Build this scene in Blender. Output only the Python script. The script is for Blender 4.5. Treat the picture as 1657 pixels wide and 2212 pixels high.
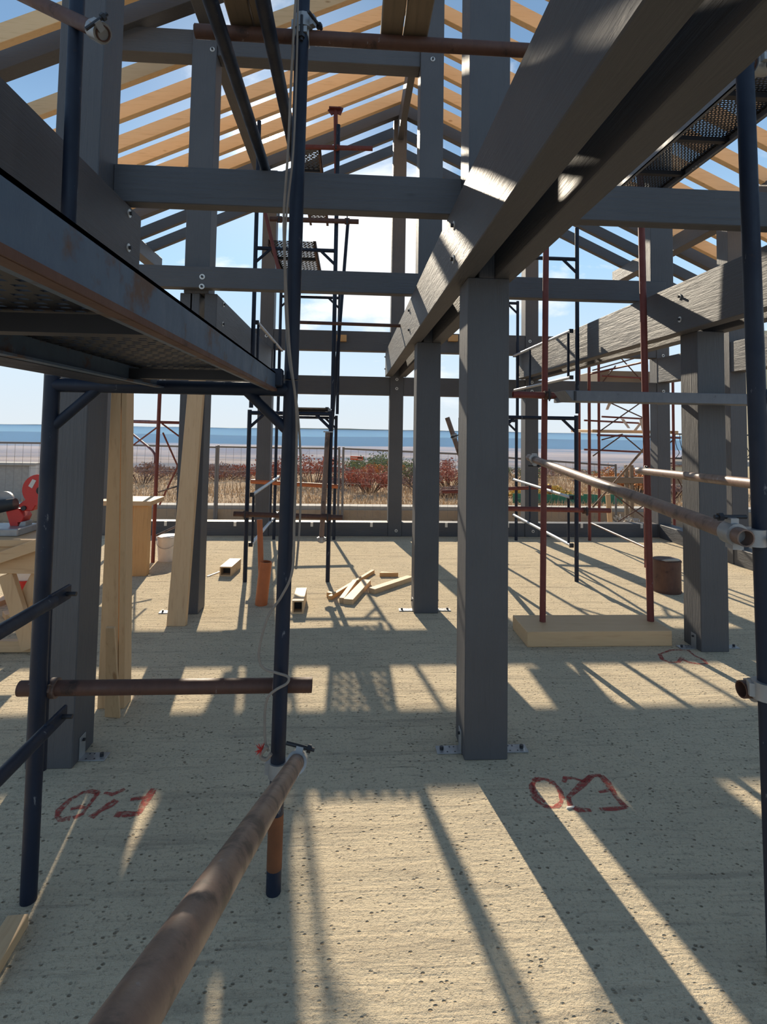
import bpy, bmesh, math, random
from mathutils import Vector, Matrix
random.seed(7)
for _o in list(bpy.data.objects): bpy.data.objects.remove(_o)
scene = bpy.context.scene
COL = scene.collection

# ------------------------------------------------------------------ camera
F_PX, PPX, PPY, CAM_H = 1180.0, 828.5, 863.4, 1.5
YAW, PITCH, ROLL = math.radians(-3.443), math.radians(2.987), math.radians(-0.917)
def _ax(v, k, a): return Matrix.Rotation(a, 3, k) @ v
R_ = Vector((1, 0, 0)); F_ = Vector((0, 1, 0)); U_ = Vector((0, 0, 1))
R_, F_ = _ax(R_, Vector((0, 0, 1)), YAW), _ax(F_, Vector((0, 0, 1)), YAW)
F_, U_ = _ax(F_, R_, PITCH), _ax(U_, R_, PITCH)
R_, U_ = _ax(R_, F_, ROLL), _ax(U_, F_, ROLL)
EYE = Vector((0, 0, CAM_H))
cam = bpy.data.cameras.new('camera'); camo = bpy.data.objects.new('camera', cam); COL.objects.link(camo)
camo.matrix_world = Matrix(((R_.x, U_.x, -F_.x, 0), (R_.y, U_.y, -F_.y, 0), (R_.z, U_.z, -F_.z, CAM_H), (0, 0, 0, 1)))
cam.sensor_fit = 'HORIZONTAL'; cam.sensor_width = 36; cam.lens = F_PX / 1657 * 36
cam.shift_y = (PPY - 1106) / 1657; cam.clip_start = 0.02; cam.clip_end = 60000
scene.camera = camo
def ray(x, y): return R_ * ((x - PPX) / F_PX) - U_ * ((y - PPY) / F_PX) + F_
def FL(x, y, z=0.0): d = ray(x, y); return EYE + d * ((z - CAM_H) / d.z)      # pixel on a level plane
def PY(x, y, Y): d = ray(x, y); return EYE + d * (Y / d.y)                      # pixel on a cross plane
def PX(x, y, X): d = ray(x, y); return EYE + d * (X / d.x)                      # pixel on a lengthwise plane

# ------------------------------------------------------------------ light, sky, exposure
scene.view_settings.view_transform = 'Standard'; scene.view_settings.look = 'None'
scene.view_settings.gamma = 1; scene.view_settings.exposure = 0.0; scene.view_settings.use_curve_mapping = False
SUN = ray(583, 297).normalized()
sl = bpy.data.lights.new('sun', 'SUN'); sl.energy = 8.0; sl.angle = math.radians(0.55); sl.color = (1.0, 0.87, 0.68)
so = bpy.data.objects.new('sun', sl); COL.objects.link(so); so.location = SUN * 60
so.rotation_euler = SUN.to_track_quat('Z', 'Y').to_euler()

class NT:
    def __init__(s, tree): s.t = tree; s.n = tree.nodes; s.l = tree.links
    def node(s, typ, **kw):
        n = s.n.new(typ)
        for k, v in kw.items():
            if k == 'inp':
                for a, b in v.items():
                    if hasattr(b, 'is_output'): s.l.new(b, n.inputs[a])
                    else: n.inputs[a].default_value = b
            else: setattr(n, k, v)
        return n
    def math(s, op, a, b=0.5, clamp=False):
        n = s.node('ShaderNodeMath', operation=op, use_clamp=clamp)
        for i, v in enumerate((a, b)):
            if hasattr(v, 'is_output'): s.l.new(v, n.inputs[i])
            else: n.inputs[i].default_value = v
        return n.outputs[0]
    def ramp(s, fac, stops, interp='LINEAR'):
        n = s.node('ShaderNodeValToRGB'); n.color_ramp.interpolation = interp
        e = n.color_ramp.elements
        while len(e) < len(stops): e.new(0.5)
        for i, (p, c) in enumerate(stops):
            e[i].position = p; e[i].color = (c, c, c, 1) if isinstance(c, (int, float)) else (*c, 1)
        s.l.new(fac, n.inputs[0]); return n.outputs[0]
    def mix(s, fac, a, b, blend='MIX'):
        n = s.node('ShaderNodeMix', data_type='RGBA', blend_type=blend)
        for i, v in ((0, fac), (6, a), (7, b)):
            if hasattr(v, 'is_output'): s.l.new(v, n.inputs[i])
            else: n.inputs[i].default_value = v if i == 0 else (*v, 1)
        return n.outputs[2]
    def noise(s, vec, scale, detail=4, rough=0.55, dist=0.0):
        return s.node('ShaderNodeTexNoise', inp={'Vector': vec, 'Scale': scale, 'Detail': detail, 'Roughness': rough, 'Distortion': dist}).outputs[0]
    def mapping(s, vec, scale=(1, 1, 1), loc=(0, 0, 0)):
        return s.node('ShaderNodeMapping', inp={'Vector': vec, 'Scale': scale, 'Location': loc}).outputs[0]

w = bpy.data.worlds.new('sky'); scene.world = w; w.use_nodes = True
T = NT(w.node_tree); T.n.clear()
tc = T.node('ShaderNodeTexCoord').outputs['Generated']
sx = T.node('ShaderNodeSeparateXYZ', inp={0: tc}); zz = sx.outputs[2]
base = T.ramp(T.math('MULTIPLY_ADD', zz, 0.5) if False else T.math('ADD', T.math('MULTIPLY', zz, 0.5), 0.5),
              [(0.45, (0.60, 0.68, 0.74)), (0.50, (0.70, 0.77, 0.82)), (0.55, (0.64, 0.78, 0.90)), (0.64, (0.42, 0.66, 0.92)), (0.75, (0.20, 0.36, 0.60)), (1.0, (0.14, 0.20, 0.29))])
zc = T.math('ADD', T.math('MAXIMUM', zz, 0.0), 0.22)
cx = T.math('DIVIDE', sx.outputs[0], zc); cy = T.math('DIVIDE', sx.outputs[1], zc)
cv = T.node('ShaderNodeCombineXYZ', inp={0: cx, 1: cy, 2: 0.7}).outputs[0]
cn = T.noise(cv, 1.9, 8, 0.58, 0.35)
cd_ = T.node('ShaderNodeVectorMath', operation='DOT_PRODUCT', inp={0: tc, 1: tuple(ray(850, 580).normalized())}).outputs['Value']
cn = T.math('ADD', cn, T.math('MULTIPLY', T.math('POWER', T.math('MAXIMUM', cd_, 0.0), 45.0), 0.20))      # the cumulus bank low over the valley
cm = T.ramp(cn, [(0.58, 0.0), (0.72, 1.0)])
cm = T.math('MULTIPLY', cm, T.ramp(zz, [(0.02, 0.0), (0.10, 1.0)]))
sky = T.mix(T.math('MULTIPLY', cm, 0.92), base, (1.02, 1.02, 1.03))
sd = T.node('ShaderNodeVectorMath', operation='DOT_PRODUCT', inp={0: tc, 1: tuple(SUN)}).outputs['Value']
sdm = T.math('MAXIMUM', sd, 0.0)
g = T.math('ADD', T.math('MULTIPLY', T.math('POWER', sdm, 1600.0), 5.0), T.math('MULTIPLY', T.math('POWER', sdm, 60.0), 0.30))
g = T.math('ADD', g, T.math('MULTIPLY', T.math('GREATER_THAN', sd, math.cos(math.radians(0.75))), 30.0))
glow = T.mix(1.0, (1.0, 0.93, 0.80), T.node('ShaderNodeCombineColor', inp={0: g, 1: g, 2: g}).outputs[0], 'MULTIPLY')
tot = T.mix(1.0, sky, glow, 'ADD')
bg = T.node('ShaderNodeBackground', inp={'Color': tot, 'Strength': 1.12})
T.l.new(bg.outputs[0], T.node('ShaderNodeOutputWorld').inputs[0])
w.cycles.sampling_method = 'AUTOMATIC' if hasattr(w, 'cycles') else None

# ------------------------------------------------------------------ materials
MATS = {}
def mat(name, fn):
    if name in MATS: return MATS[name]
    m = bpy.data.materials.new(name); m.use_nodes = True
    t = NT(m.node_tree); b = t.n['Principled BSDF']
    fn(t, b)
    if not b.inputs['Roughness'].is_linked and b.inputs['Roughness'].default_value >= 0.9: b.inputs['Specular IOR Level'].default_value = 0.0   # matt earth, leaves, concrete
    MATS[name] = m; return m
def setc(t, b, col, rough=0.6, metal=0.0, bump=None, strength=0.3, dist=0.01):
    for k, v in (('Base Color', col), ('Roughness', rough), ('Metallic', metal)):
        if hasattr(v, 'is_output'): t.l.new(v, b.inputs[k])
        else: b.inputs[k].default_value = (*v, 1) if k == 'Base Color' else v
    if bump is not None:
        n = t.node('ShaderNodeBump', inp={'Height': bump, 'Strength': strength, 'Distance': dist})
        t.l.new(n.outputs[0], b.inputs['Normal'])
def objc(t): return t.node('ShaderNodeTexCoord').outputs['Object']
def rnd(t): return t.node('ShaderNodeObjectInfo').outputs['Random']
AX = {'x': (0.08, 1, 1), 'y': (1, 0.08, 1), 'z': (1, 1, 0.08)}
def m_paint(ax):
    def fn(t, b):
        v = t.mapping(objc(t), AX[ax]); g1 = t.noise(v, 38, 6, 0.62, 1.6); g2 = t.noise(objc(t), 3.2, 4); g3 = t.noise(v, 90, 3, 0.6)
        vk = t.node('ShaderNodeTexVoronoi', inp={'Vector': t.mapping(objc(t), tuple(0.35 if q < 1 else 1 for q in AX[ax])), 'Scale': 5.0}).outputs['Distance']
        c = t.mix(g2, (0.048, 0.047, 0.051), (0.076, 0.075, 0.080))
        c = t.mix(t.ramp(g1, [(0.60, 0.0), (0.8, 0.35)]), c, (0.020, 0.020, 0.023))
        c = t.mix(t.ramp(vk, [(0.02, 0.5), (0.06, 0.0)]), c, (0.025, 0.025, 0.028))
        h = t.math('ADD', t.math('MULTIPLY', g1, 0.7), t.math('MULTIPLY', g3, 0.3))
        setc(t, b, c, 0.60, 0, h, 0.75, 0.008); b.inputs['Specular IOR Level'].default_value = 0.70
    return mat('grey_paint_' + ax, fn)
def m_wood(ax, kind='pale'):
    pal = {'pale': ((0.52, 0.325, 0.165), (0.64, 0.435, 0.245), (0.30, 0.15, 0.06)),
           'rafter': ((0.68, 0.44, 0.22), (0.78, 0.54, 0.30), (0.40, 0.20, 0.07)),
           'old': ((0.17, 0.12, 0.075), (0.27, 0.20, 0.13), (0.06, 0.04, 0.025)),
           'warm': ((0.50, 0.27, 0.10), (0.62, 0.36, 0.15), (0.25, 0.11, 0.04))}[kind]
    def fn(t, b):
        o = t.node('ShaderNodeVectorMath', operation='ADD', inp={0: objc(t), 1: t.node('ShaderNodeCombineXYZ', inp={0: t.math('MULTIPLY', rnd(t), 7.0), 1: t.math('MULTIPLY', rnd(t), 3.0), 2: 0.0}).outputs[0]}).outputs[0]
        v = t.mapping(o, AX[ax]); g1 = t.noise(v, 22, 5, 0.6, 1.5)
        vk = t.node('ShaderNodeTexVoronoi', inp={'Vector': t.mapping(o, tuple(0.45 if q < 1 else 1.1 for q in AX[ax])), 'Scale': 4.5}).outputs['Distance']
        c = t.mix(g1, pal[0], pal[1])
        c = t.mix(t.ramp(t.noise(v, 60, 3), [(0.55, 0.0), (0.75, 0.35)]), c, pal[2])
        c = t.mix(t.ramp(vk, [(0.035, 0.85), (0.075, 0.0)]), c, pal[2])
        c = t.mix(t.math('MULTIPLY', rnd(t), 0.25), c, pal[0])
        setc(t, b, c, 0.62, 0, g1, 0.15, 0.003)
    return mat('wood_%s_%s' % (kind, ax), fn)
def m_steel(name, c0, c1, rust=0.55, rc=(0.10, 0.045, 0.02), rough=0.42, spec=0.5):
    def fn(t, b):
        v = objc(t); n1 = t.noise(v, 9, 6, 0.65); n2 = t.noise(t.mapping(v, (1, 1, 0.35)), 34, 5, 0.7); n3 = t.noise(v, 130, 2)
        c = t.mix(n2, c0, c1)
        c = t.mix(t.ramp(n1, [(rust, 0.0), (rust + 0.09, 0.85)]), c, rc)
        c = t.mix(t.ramp(n2, [(0.66, 0.0), (0.72, 0.6)]), c, (0.24, 0.24, 0.25))
        setc(t, b, c, t.ramp(n1, [(0.3, rough), (0.7, rough + 0.25)]), 0, t.math('ADD', n2, t.math('MULTIPLY', n3, 0.3)), 0.18, 0.003)
        b.inputs['Specular IOR Level'].default_value = spec
    return mat(name, fn)
def m_plain(name, c, rough=0.5, metal=0.0, var=0.0):
    def fn(t, b):
        col = c
        if var:
            col = t.mix(t.noise(objc(t), 14, 5, 0.6), tuple(q * (1 - var) for q in c), tuple(min(1, q * (1 + var)) for q in c))
        setc(t, b, col, rough, metal)
    return mat(name, fn)
M_BLUE = m_steel('blue_steel', (0.004, 0.008, 0.019), (0.009, 0.017, 0.038), 0.68, (0.06, 0.03, 0.018), 0.40, 0.35)
M_BLUE2 = m_steel('worn_blue_steel', (0.040, 0.072, 0.118), (0.080, 0.122, 0.180), 0.55, (0.09, 0.045, 0.022), 0.42)
M_RUST = m_steel('rusty_tube', (0.050, 0.021, 0.014), (0.120, 0.050, 0.030), 0.60, (0.022, 0.012, 0.008), 0.5)
M_RUSTL = m_steel('worn_tube', (0.085, 0.042, 0.028), (0.24, 0.145, 0.105), 0.52, (0.035, 0.017, 0.010), 0.36, 0.8)
M_RED = m_steel('red_oxide_tube', (0.10, 0.018, 0.014), (0.20, 0.045, 0.032), 0.66, (0.05, 0.02, 0.012), 0.5)
M_GALV = m_plain('galvanised', (0.33, 0.33, 0.33), 0.45, 0.55, 0.4)
M_GALVL = m_plain('zinc_rail', (0.42, 0.44, 0.47), 0.45, 0.4, 0.3)
M_DARK = m_plain('dark_steel', (0.018, 0.018, 0.022), 0.5, 0.0, 0.3)
M_ZINC = m_plain('zinc_washer', (0.62, 0.60, 0.56), 0.4, 0.5, 0.1)
M_GREYST = m_steel('grey_steel', (0.10, 0.11, 0.13), (0.17, 0.18, 0.20), 0.66, (0.07, 0.06, 0.055), 0.45)
M_ROPE = m_plain('rope', (0.24, 0.20, 0.165), 0.9, 0, 0.3)
M_PVC = m_plain('orange_pipe', (0.42, 0.115, 0.035), 0.5, 0, 0.25)
M_WHITE = m_plain('white_plastic', (0.62, 0.58, 0.52), 0.55, 0, 0.2)
M_REDP = m_plain('red_plastic', (0.52, 0.025, 0.02), 0.4, 0, 0.2)
M_BLK = m_plain('black_rubber', (0.015, 0.015, 0.016), 0.6)
M_ORNG = m_plain('orange_sign', (0.62, 0.085, 0.025), 0.5)
M_CONC = m_plain('pale_concrete', (0.36, 0.34, 0.31), 0.9, 0, 0.25)
def _floor(t, b):
    v = objc(t)
    big = t.noise(v, 0.8, 5, 0.6); mid = t.noise(v, 6, 6, 0.65); fine = t.noise(v, 70, 5, 0.75); grit = t.noise(v, 210, 3, 0.7)
    br = t.noise(t.mapping(v, (0.07, 1.0, 1.0)), 15, 5, 0.65, 0.8)
    br2 = t.noise(t.mapping(v, (0.13, 1.0, 1.0)), 48, 3, 0.6, 0.4)
    pit = t.node('ShaderNodeTexVoronoi', inp={'Vector': t.mapping(v, (0.7, 1, 1)), 'Scale': 55.0, 'Randomness': 1.0}).outputs['Distance']
    pm = t.math('MULTIPLY', t.ramp(pit, [(0.12, 1.0), (0.27, 0.0)]), t.ramp(t.noise(v, 19, 3), [(0.46, 0.0), (0.58, 1.0)]))
    c = t.mix(big, (0.60, 0.50, 0.350), (0.70, 0.59, 0.425))
    c = t.mix(t.ramp(mid, [(0.42, 0.0), (0.75, 0.5)]), c, (0.47, 0.40, 0.30))
    c = t.mix(t.ramp(br, [(0.54, 0.0), (0.68, 0.55)]), c, (0.34, 0.285, 0.215))
    c = t.mix(t.ramp(br2, [(0.56, 0.0), (0.72, 0.45)]), c, (0.30, 0.25, 0.19))
    c = t.mix(t.ramp(fine, [(0.53, 0.0), (0.64, 0.70)]), c, (0.28, 0.235, 0.175))
    c = t.mix(t.ramp(grit, [(0.56, 0.0), (0.70, 0.5)]), c, (0.80, 0.70, 0.55))
    c = t.mix(t.math('MULTIPLY', pm, 0.70), c, (0.12, 0.09, 0.065))
    h = t.math('ADD', t.math('MULTIPLY', br, 0.9), t.math('MULTIPLY', fine, 0.8))
    h = t.math('ADD', h, t.math('MULTIPLY', br2, 0.45)); h = t.math('SUBTRACT', h, t.math('MULTIPLY', pm, 0.7))
    h = t.math('ADD', h, t.math('MULTIPLY', grit, 0.18))
    setc(t, b, c, 0.95, 0, h, 1.0, 0.013); b.inputs['Specular IOR Level'].default_value = 0.1
M_FLOOR = mat('brushed_concrete', _floor)
def _spray(t, b):
    v = objc(t); n = t.noise(v, 60, 4, 0.7); n2 = t.noise(v, 9, 3)
    setc(t, b, t.mix(n2, (0.30, 0.022, 0.020), (0.40, 0.05, 0.04)), 0.9)
    t.l.new(t.ramp(t.math('ADD', n, t.math('MULTIPLY', n2, 0.25)), [(0.48, 0.12), (0.68, 0.75)]), b.inputs['Alpha'])
M_SPRAY = mat('red_spray_paint', _spray)
def _ground(c0, c1, c2, s):
    def fn(t, b):
        v = objc(t); n1 = t.noise(v, s, 8, 0.65); n2 = t.noise(v, s * 9, 5, 0.7)
        c = t.mix(n1, c0, c1); c = t.mix(t.ramp(n2, [(0.5, 0.0), (0.7, 0.6)]), c, c2)
        setc(t, b, c, 0.95, 0, n2, 0.5, 0.05)
    return fn
M_DIRT = mat('dirt', _ground((0.16, 0.115, 0.07), (0.30, 0.23, 0.15), (0.09, 0.065, 0.04), 1.2))
M_FIELD = mat('dry_field', _ground((0.32, 0.24, 0.165), (0.46, 0.355, 0.25), (0.26, 0.19, 0.135), 0.35))
def _plainm(t, b):
    v = objc(t)
    n1 = t.noise(t.mapping(v, (0.0006, 0.0016, 0.001)), 1.0, 6, 0.6); n2 = t.noise(t.mapping(v, (0.0002, 0.0022, 0.001)), 1.6, 4, 0.6)
    c = t.mix(t.ramp(n1, [(0.35, 0.0), (0.65, 1.0)]), (0.19, 0.155, 0.13), (0.40, 0.33, 0.27))
    c = t.mix(t.ramp(n2, [(0.52, 0.0), (0.62, 0.8)]), c, (0.13, 0.13, 0.12))
    setc(t, b, c, 1.0)
M_PLAIN = mat('valley_fields', _plainm)
M_HILL = mat('forested_hills', lambda t, b: setc(t, b, t.mix(t.noise(t.mapping(objc(t), (0.0005, 0.0005, 0.0005)), 1.5, 6, 0.65), (0.045, 0.065, 0.055), (0.09, 0.10, 0.085)), 1.0))
def m_leaf(name, c0, c1):
    def fn(t, b):
        g_ = t.node('ShaderNodeNewGeometry').outputs['Random Per Island']
        setc(t, b, t.mix(g_, c0, c1), 0.9)
    return mat(name, fn)

# ------------------------------------------------------------------ mesh helpers
class MB:
    def __init__(s): s.v = []; s.f = []
    def add(s, vs, fs):
        o = len(s.v); s.v += [Vector(p) for p in vs]; s.f += [tuple(i + o for i in q) for q in fs]; return s
    def box(s, x0, x1, y0, y1, z0, z1):
        if x0 > x1: x0, x1 = x1, x0
        if y0 > y1: y0, y1 = y1, y0
        if z0 > z1: z0, z1 = z1, z0
        return s.add([(x0, y0, z0), (x1, y0, z0), (x1, y1, z0), (x0, y1, z0), (x0, y0, z1), (x1, y0, z1), (x1, y1, z1), (x0, y1, z1)],
                     [(3, 2, 1, 0), (4, 5, 6, 7), (0, 1, 5, 4), (1, 2, 6, 5), (2, 3, 7, 6), (3, 0, 4, 7)])
    def bar(s, a, b, w_, h_, up=(0, 0, 1)):
        a = Vector(a); b = Vector(b); d = (b - a).normalized(); u = Vector(up); sd_ = d.cross(u)
        if sd_.length < 1e-4: sd_ = d.cross(Vector((0, 1, 0)))
        sd_.normalize(); u = sd_.cross(d); vs = []
        for p in (a, b):
            for i, j in ((-1, -1), (1, -1), (1, 1), (-1, 1)): vs.append(p + sd_ * (i * w_ / 2) + u * (j * h_ / 2))
        return s.add(vs, [(0, 1, 2, 3), (7, 6, 5, 4), (0, 4, 5, 1), (1, 5, 6, 2), (2, 6, 7, 3), (3, 7, 4, 0)])
    def tube(s, pts, r, n=14, hollow=False):
        pts = [Vector(p) for p in pts]; rs = r if isinstance(r, (list, tuple)) else [r] * len(pts)
        d0 = (pts[1] - pts[0]).normalized(); a = d0.orthogonal().normalized(); rings = []; prev = d0; vs = []; fs = []
        for i, p in enumerate(pts):
            if i == 0: d = d0
            elif i == len(pts) - 1: d = (pts[i] - pts[i - 1]).normalized()
            else: d = ((pts[i + 1] - pts[i]).normalized() + (pts[i] - pts[i - 1]).normalized()).normalized()
            a = prev.rotation_difference(d) @ a; a = (a - d * a.dot(d)).normalized(); prev = d; bb = d.cross(a)
            for k in range(n):
                t_ = 2 * math.pi * k / n; vs.append(p + (a * math.cos(t_) + bb * math.sin(t_)) * rs[i])
        m = len(pts)
        for i in range(m - 1):
            for k in range(n): fs.append((i * n + k, i * n + (k + 1) % n, (i + 1) * n + (k + 1) % n, (i + 1) * n + k))
        if not hollow:
            fs.append(tuple(reversed(range(n)))); fs.append(tuple((m - 1) * n + k for k in range(n)))
        else:
            for e, p, q in ((0, pts[0], pts[1]), (m - 1, pts[-1], pts[-2])):
                dd = (q - p).normalized(); o = len(vs)
                for dep in (0.0, 0.09):
                    for k in range(n):
                        c = vs[e * n + k]; vs.append(p + (c - p) * 0.84 + dd * dep)
                for k in range(n):
                    k2 = (k + 1) % n
                    fs.append((e * n + k, e * n + k2, o + k2, o + k) if e else (e * n + k2, e * n + k, o + k, o + k2))
                    fs.append((o + k, o + k2, o + n + k2, o + n + k) if e else (o + k2, o + k, o + n + k, o + n + k2))
                fs.append(tuple(o + n + k for k in range(n)))
        return s.add(vs, fs)
    def disc(s, c, ax, r, h_, n=14): c = Vector(c); ax = Vector(ax).normalized(); return s.tube([c, c + ax * h_], r, n)
    def prism(s, poly, off):                                    # poly: 3d points, off: extrusion vector
        n = len(poly); off = Vector(off); vs = [Vector(p) for p in poly] + [Vector(p) + off for p in poly]
        return s.add(vs, [tuple(range(n)), tuple(reversed(range(n, 2 * n)))] + [(i, i + n, (i + 1) % n + n, (i + 1) % n) for i in range(n)])
    def build(s, name, m, parent=None, origin=None, bevel=0.0, smooth=False):
        if origin is None:
            if parent is not None: origin = Vector(parent['_o'])
            else:
                xs = [p.x for p in s.v]; ys = [p.y for p in s.v]; zs = [p.z for p in s.v]
                origin = Vector(((min(xs) + max(xs)) / 2, (min(ys) + max(ys)) / 2, min(zs)))
        me = bpy.data.meshes.new(name); me.from_pydata([p - origin for p in s.v], [], s.f)
        bm = bmesh.new(); bm.from_mesh(me)
        bmesh.ops.recalc_face_normals(bm, faces=bm.faces)
        if bevel: bmesh.ops.bevel(bm, geom=list(bm.edges), offset=bevel, segments=1, affect='EDGES', clamp_overlap=True)
        bm.to_mesh(me); bm.free()
        if smooth:
            me.polygons.foreach_set('use_smooth', [True] * len(me.polygons))
            try: me.set_sharp_from_angle(angle=math.radians(40))
            except Exception: pass
        me.materials.append(m); o = bpy.data.objects.new(name, me); COL.objects.link(o)
        o['_o'] = tuple(origin)
        if parent is not None:
            o.parent = parent; o.location = origin - Vector(parent['_o'])
        else: o.location = origin
        return o
def tag(o, label, cat, group=None, kind=None):
    o['label'] = label
    if cat: o['category'] = cat
    if group: o['group'] = group
    if kind: o['kind'] = kind
    return o
def thing(name, label, cat, loc, group=None):
    o = bpy.data.objects.new(name, None); COL.objects.link(o); o.location = loc; o['_o'] = tuple(loc); o.empty_display_size = 0.1
    return tag(o, label, cat, group)
def struct(o): o['kind'] = 'structure'; return o
def bolt(parent, c, ax, r=0.021, mat_=None):
    b = MB().disc(c, ax, r, 0.004, 16).build('washer', mat_ or M_ZINC, parent)
    MB().disc(Vector(c), ax, r * 0.45, 0.016, 6).build('nut', M_DARK, b)
def coupler(parent, c, ax, r=0.024, name='coupler', m=None, side=None):
    c = Vector(c); ax = Vector(ax).normalized(); sd_ = Vector(side).normalized() if side is not None else ax.orthogonal().normalized()
    mb = MB().tube([c - ax * 0.024, c + ax * 0.024], r + 0.008, 16)
    mb.bar(c + sd_ * (r + 0.006) - ax * 0.018, c + sd_ * (r + 0.006) + ax * 0.018, 0.022, 0.03, sd_)
    mb.bar(c - sd_ * (r + 0.006) - ax * 0.018, c - sd_ * (r + 0.006) + ax * 0.018, 0.03, 0.022, sd_)
    k = mb.build(name, m or M_GALV, parent, smooth=True)
    t_ = ax.cross(sd_).normalized(); p = c + sd_ * (r + 0.022)
    q = MB().tube([p - t_ * 0.045, p + t_ * 0.045], 0.006, 8); q.tube([p + t_ * 0.022, p + t_ * 0.034], 0.012, 6)
    q.build('clamp_bolt', M_DARK, k); return k
def tubething(name, pts, r, m, label, cat='tube', coup=(), hollow=True, group=None, cm=None):
    pts = [Vector(p) for p in pts]; loc = min(pts, key=lambda p: p.z).copy(); t_ = thing(name, label, cat, loc, group)
    MB().tube(pts, r, 16, hollow).build('tube', m, t_, smooth=True)
    for c, ax, sd_ in coup: coupler(t_, c, ax, 0.024, m=cm, side=sd_)
    return t_

# ================================================================== SETTING: floor slab, ground
fl = struct(MB().box(-6.5, 4.72, -6, 7.95, -0.28, 0).build('floor', M_FLOOR, origin=Vector((0, 0, 0))))
fl['label'] = 'brushed sandy concrete floor slab with red spray marks'
def stroke(pts, wd=0.022):
    ps = [FL(x, y, 0.0012) for x, y in pts]; mb = MB(); n = len(ps); vs = []
    for i, p in enumerate(ps):
        d = (ps[min(i + 1, n - 1)] - ps[max(i - 1, 0)]).normalized(); s_ = Vector((-d.y, d.x, 0)) * (wd / 2 * (0.75 + 0.25 * math.sin(i * 2.1)))
        vs += [p + s_, p - s_]
    mb.add(vs, [(2 * i, 2 * i + 1, 2 * i + 3, 2 * i + 2) for i in range(n - 1)])
    o = mb.build('spray_mark', M_SPRAY, fl); o['label'] = 'red spray painted number stroke'
def circ(cx_, cy_, rx, ry, a0=0, a1=360, n=22, tilt=0):
    o = []
    for i in range(n + 1):
        a = math.radians(a0 + (a1 - a0) * i / n); x = rx * math.cos(a); y = ry * math.sin(a); o.append((cx_ + x + tilt * y, cy_ + y))
    return o
stroke(circ(1181, 1713, 31, 31, tilt=0.35), 0.026)
stroke(circ(1172, 1706, 18, 26, 100, 260, tilt=0.35), 0.022)
stroke([(1218, 1690), (1221, 1680), (1240, 1681), (1262, 1688), (1278, 1676)], 0.026); stroke([(1278, 1676), (1258, 1694), (1228, 1722), (1232, 1740), (1250, 1749), (1277, 1750)], 0.034)
stroke([(1298, 1675), (1312, 1690), (1332, 1722), (1352, 1744)], 0.036); stroke([(1294, 1711), (1310, 1708), (1325, 1707)], 0.018); stroke([(1296, 1748), (1325, 1747), (1354, 1744)], 0.026)
stroke([(1275, 1675), (1300, 1675)], 0.024)
stroke([(212, 1712), (196, 1709), (178, 1712), (150, 1728), (128, 1750), (123, 1764), (130, 1771), (152, 1767)], 0.03)
stroke([(152, 1748), (170, 1743), (188, 1745), (178, 1758), (158, 1767)], 0.024); stroke([(200, 1712), (212, 1712), (190, 1742)], 0.022)
stroke([(270, 1704), (243, 1716), (225, 1712)], 0.024); stroke([(252, 1728), (238, 1738), (215, 1752), (196, 1766)], 0.04)
stroke([(333, 1703), (316, 1728), (300, 1757)], 0.036); stroke([(282, 1727), (300, 1724), (318, 1722)], 0.026); stroke([(248, 1759), (275, 1759), (302, 1757)], 0.036)
stroke([(1425, 1413), (1431, 1424), (1446, 1431), (1466, 1430), (1474, 1420)], 0.03); stroke([(1474, 1424), (1490, 1431), (1512, 1434), (1527, 1433), (1520, 1425), (1500, 1416), (1486, 1404)], 0.026)
stroke([(1425, 1413), (1450, 1404), (1480, 1404)], 0.02)

def terrain_z(x, y):
    if y < 10.45: return -0.30
    z = -0.06 - 0.012 * max(0, y - 14)
    if y > 20: z -= 0.09 * (y - 20) + 0.000002 * 0
    if y > 60: z -= 0.045 * (y - 60)
    return max(z, -150)
ys = [-9, 7.6, 8.6, 9.6, 10.44, 10.46, 11.5, 13, 15, 17, 20, 24, 30, 40, 60, 100, 200, 400, 800, 1180]
xs = [-900, -400, -150, -70, -40, -25, -16, -10, -6.6, -3, 0, 3, 6, 9, 13, 18, 26, 40, 70, 150, 400, 900]
mb = MB(); vs = []
for yy in ys:
    for xx in xs:
        j = random.uniform(-.05, .05) if 8 < yy < 10.4 or yy > 11 else 0
        vs.append((xx, yy, terrain_z(xx, yy) + j))
nx = len(xs)
mb.add(vs, [(i * nx + j, i * nx + j + 1, (i + 1) * nx + j + 1, (i + 1) * nx + j) for i in range(len(ys) - 1) for j in range(nx - 1)])
struct(mb.build('ground', M_FIELD, origin=Vector((0, 0, 0))))['label'] = 'dry brown field falling away behind the house'
mb = MB(); n = 60
rows = []
for i in range(24):
    y0 = 1100 * (13.5 ** (i / 23)); rows.append(y0)
vs = [(-1.6 * yy + 3.2 * yy * j / n, yy, -150 - 4 * math.sin(j * .7 + i)) for i, yy in enumerate(rows) for j in range(n + 1)]
mb.add(vs, [(i * (n + 1) + j, i * (n + 1) + j + 1, (i + 1) * (n + 1) + j + 1, (i + 1) * (n + 1) + j) for i in range(23) for j in range(n)])
struct(mb.build('valley_plain', M_PLAIN, origin=Vector((0, 0, 0))))['label'] = 'hazy valley plain far below'
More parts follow.
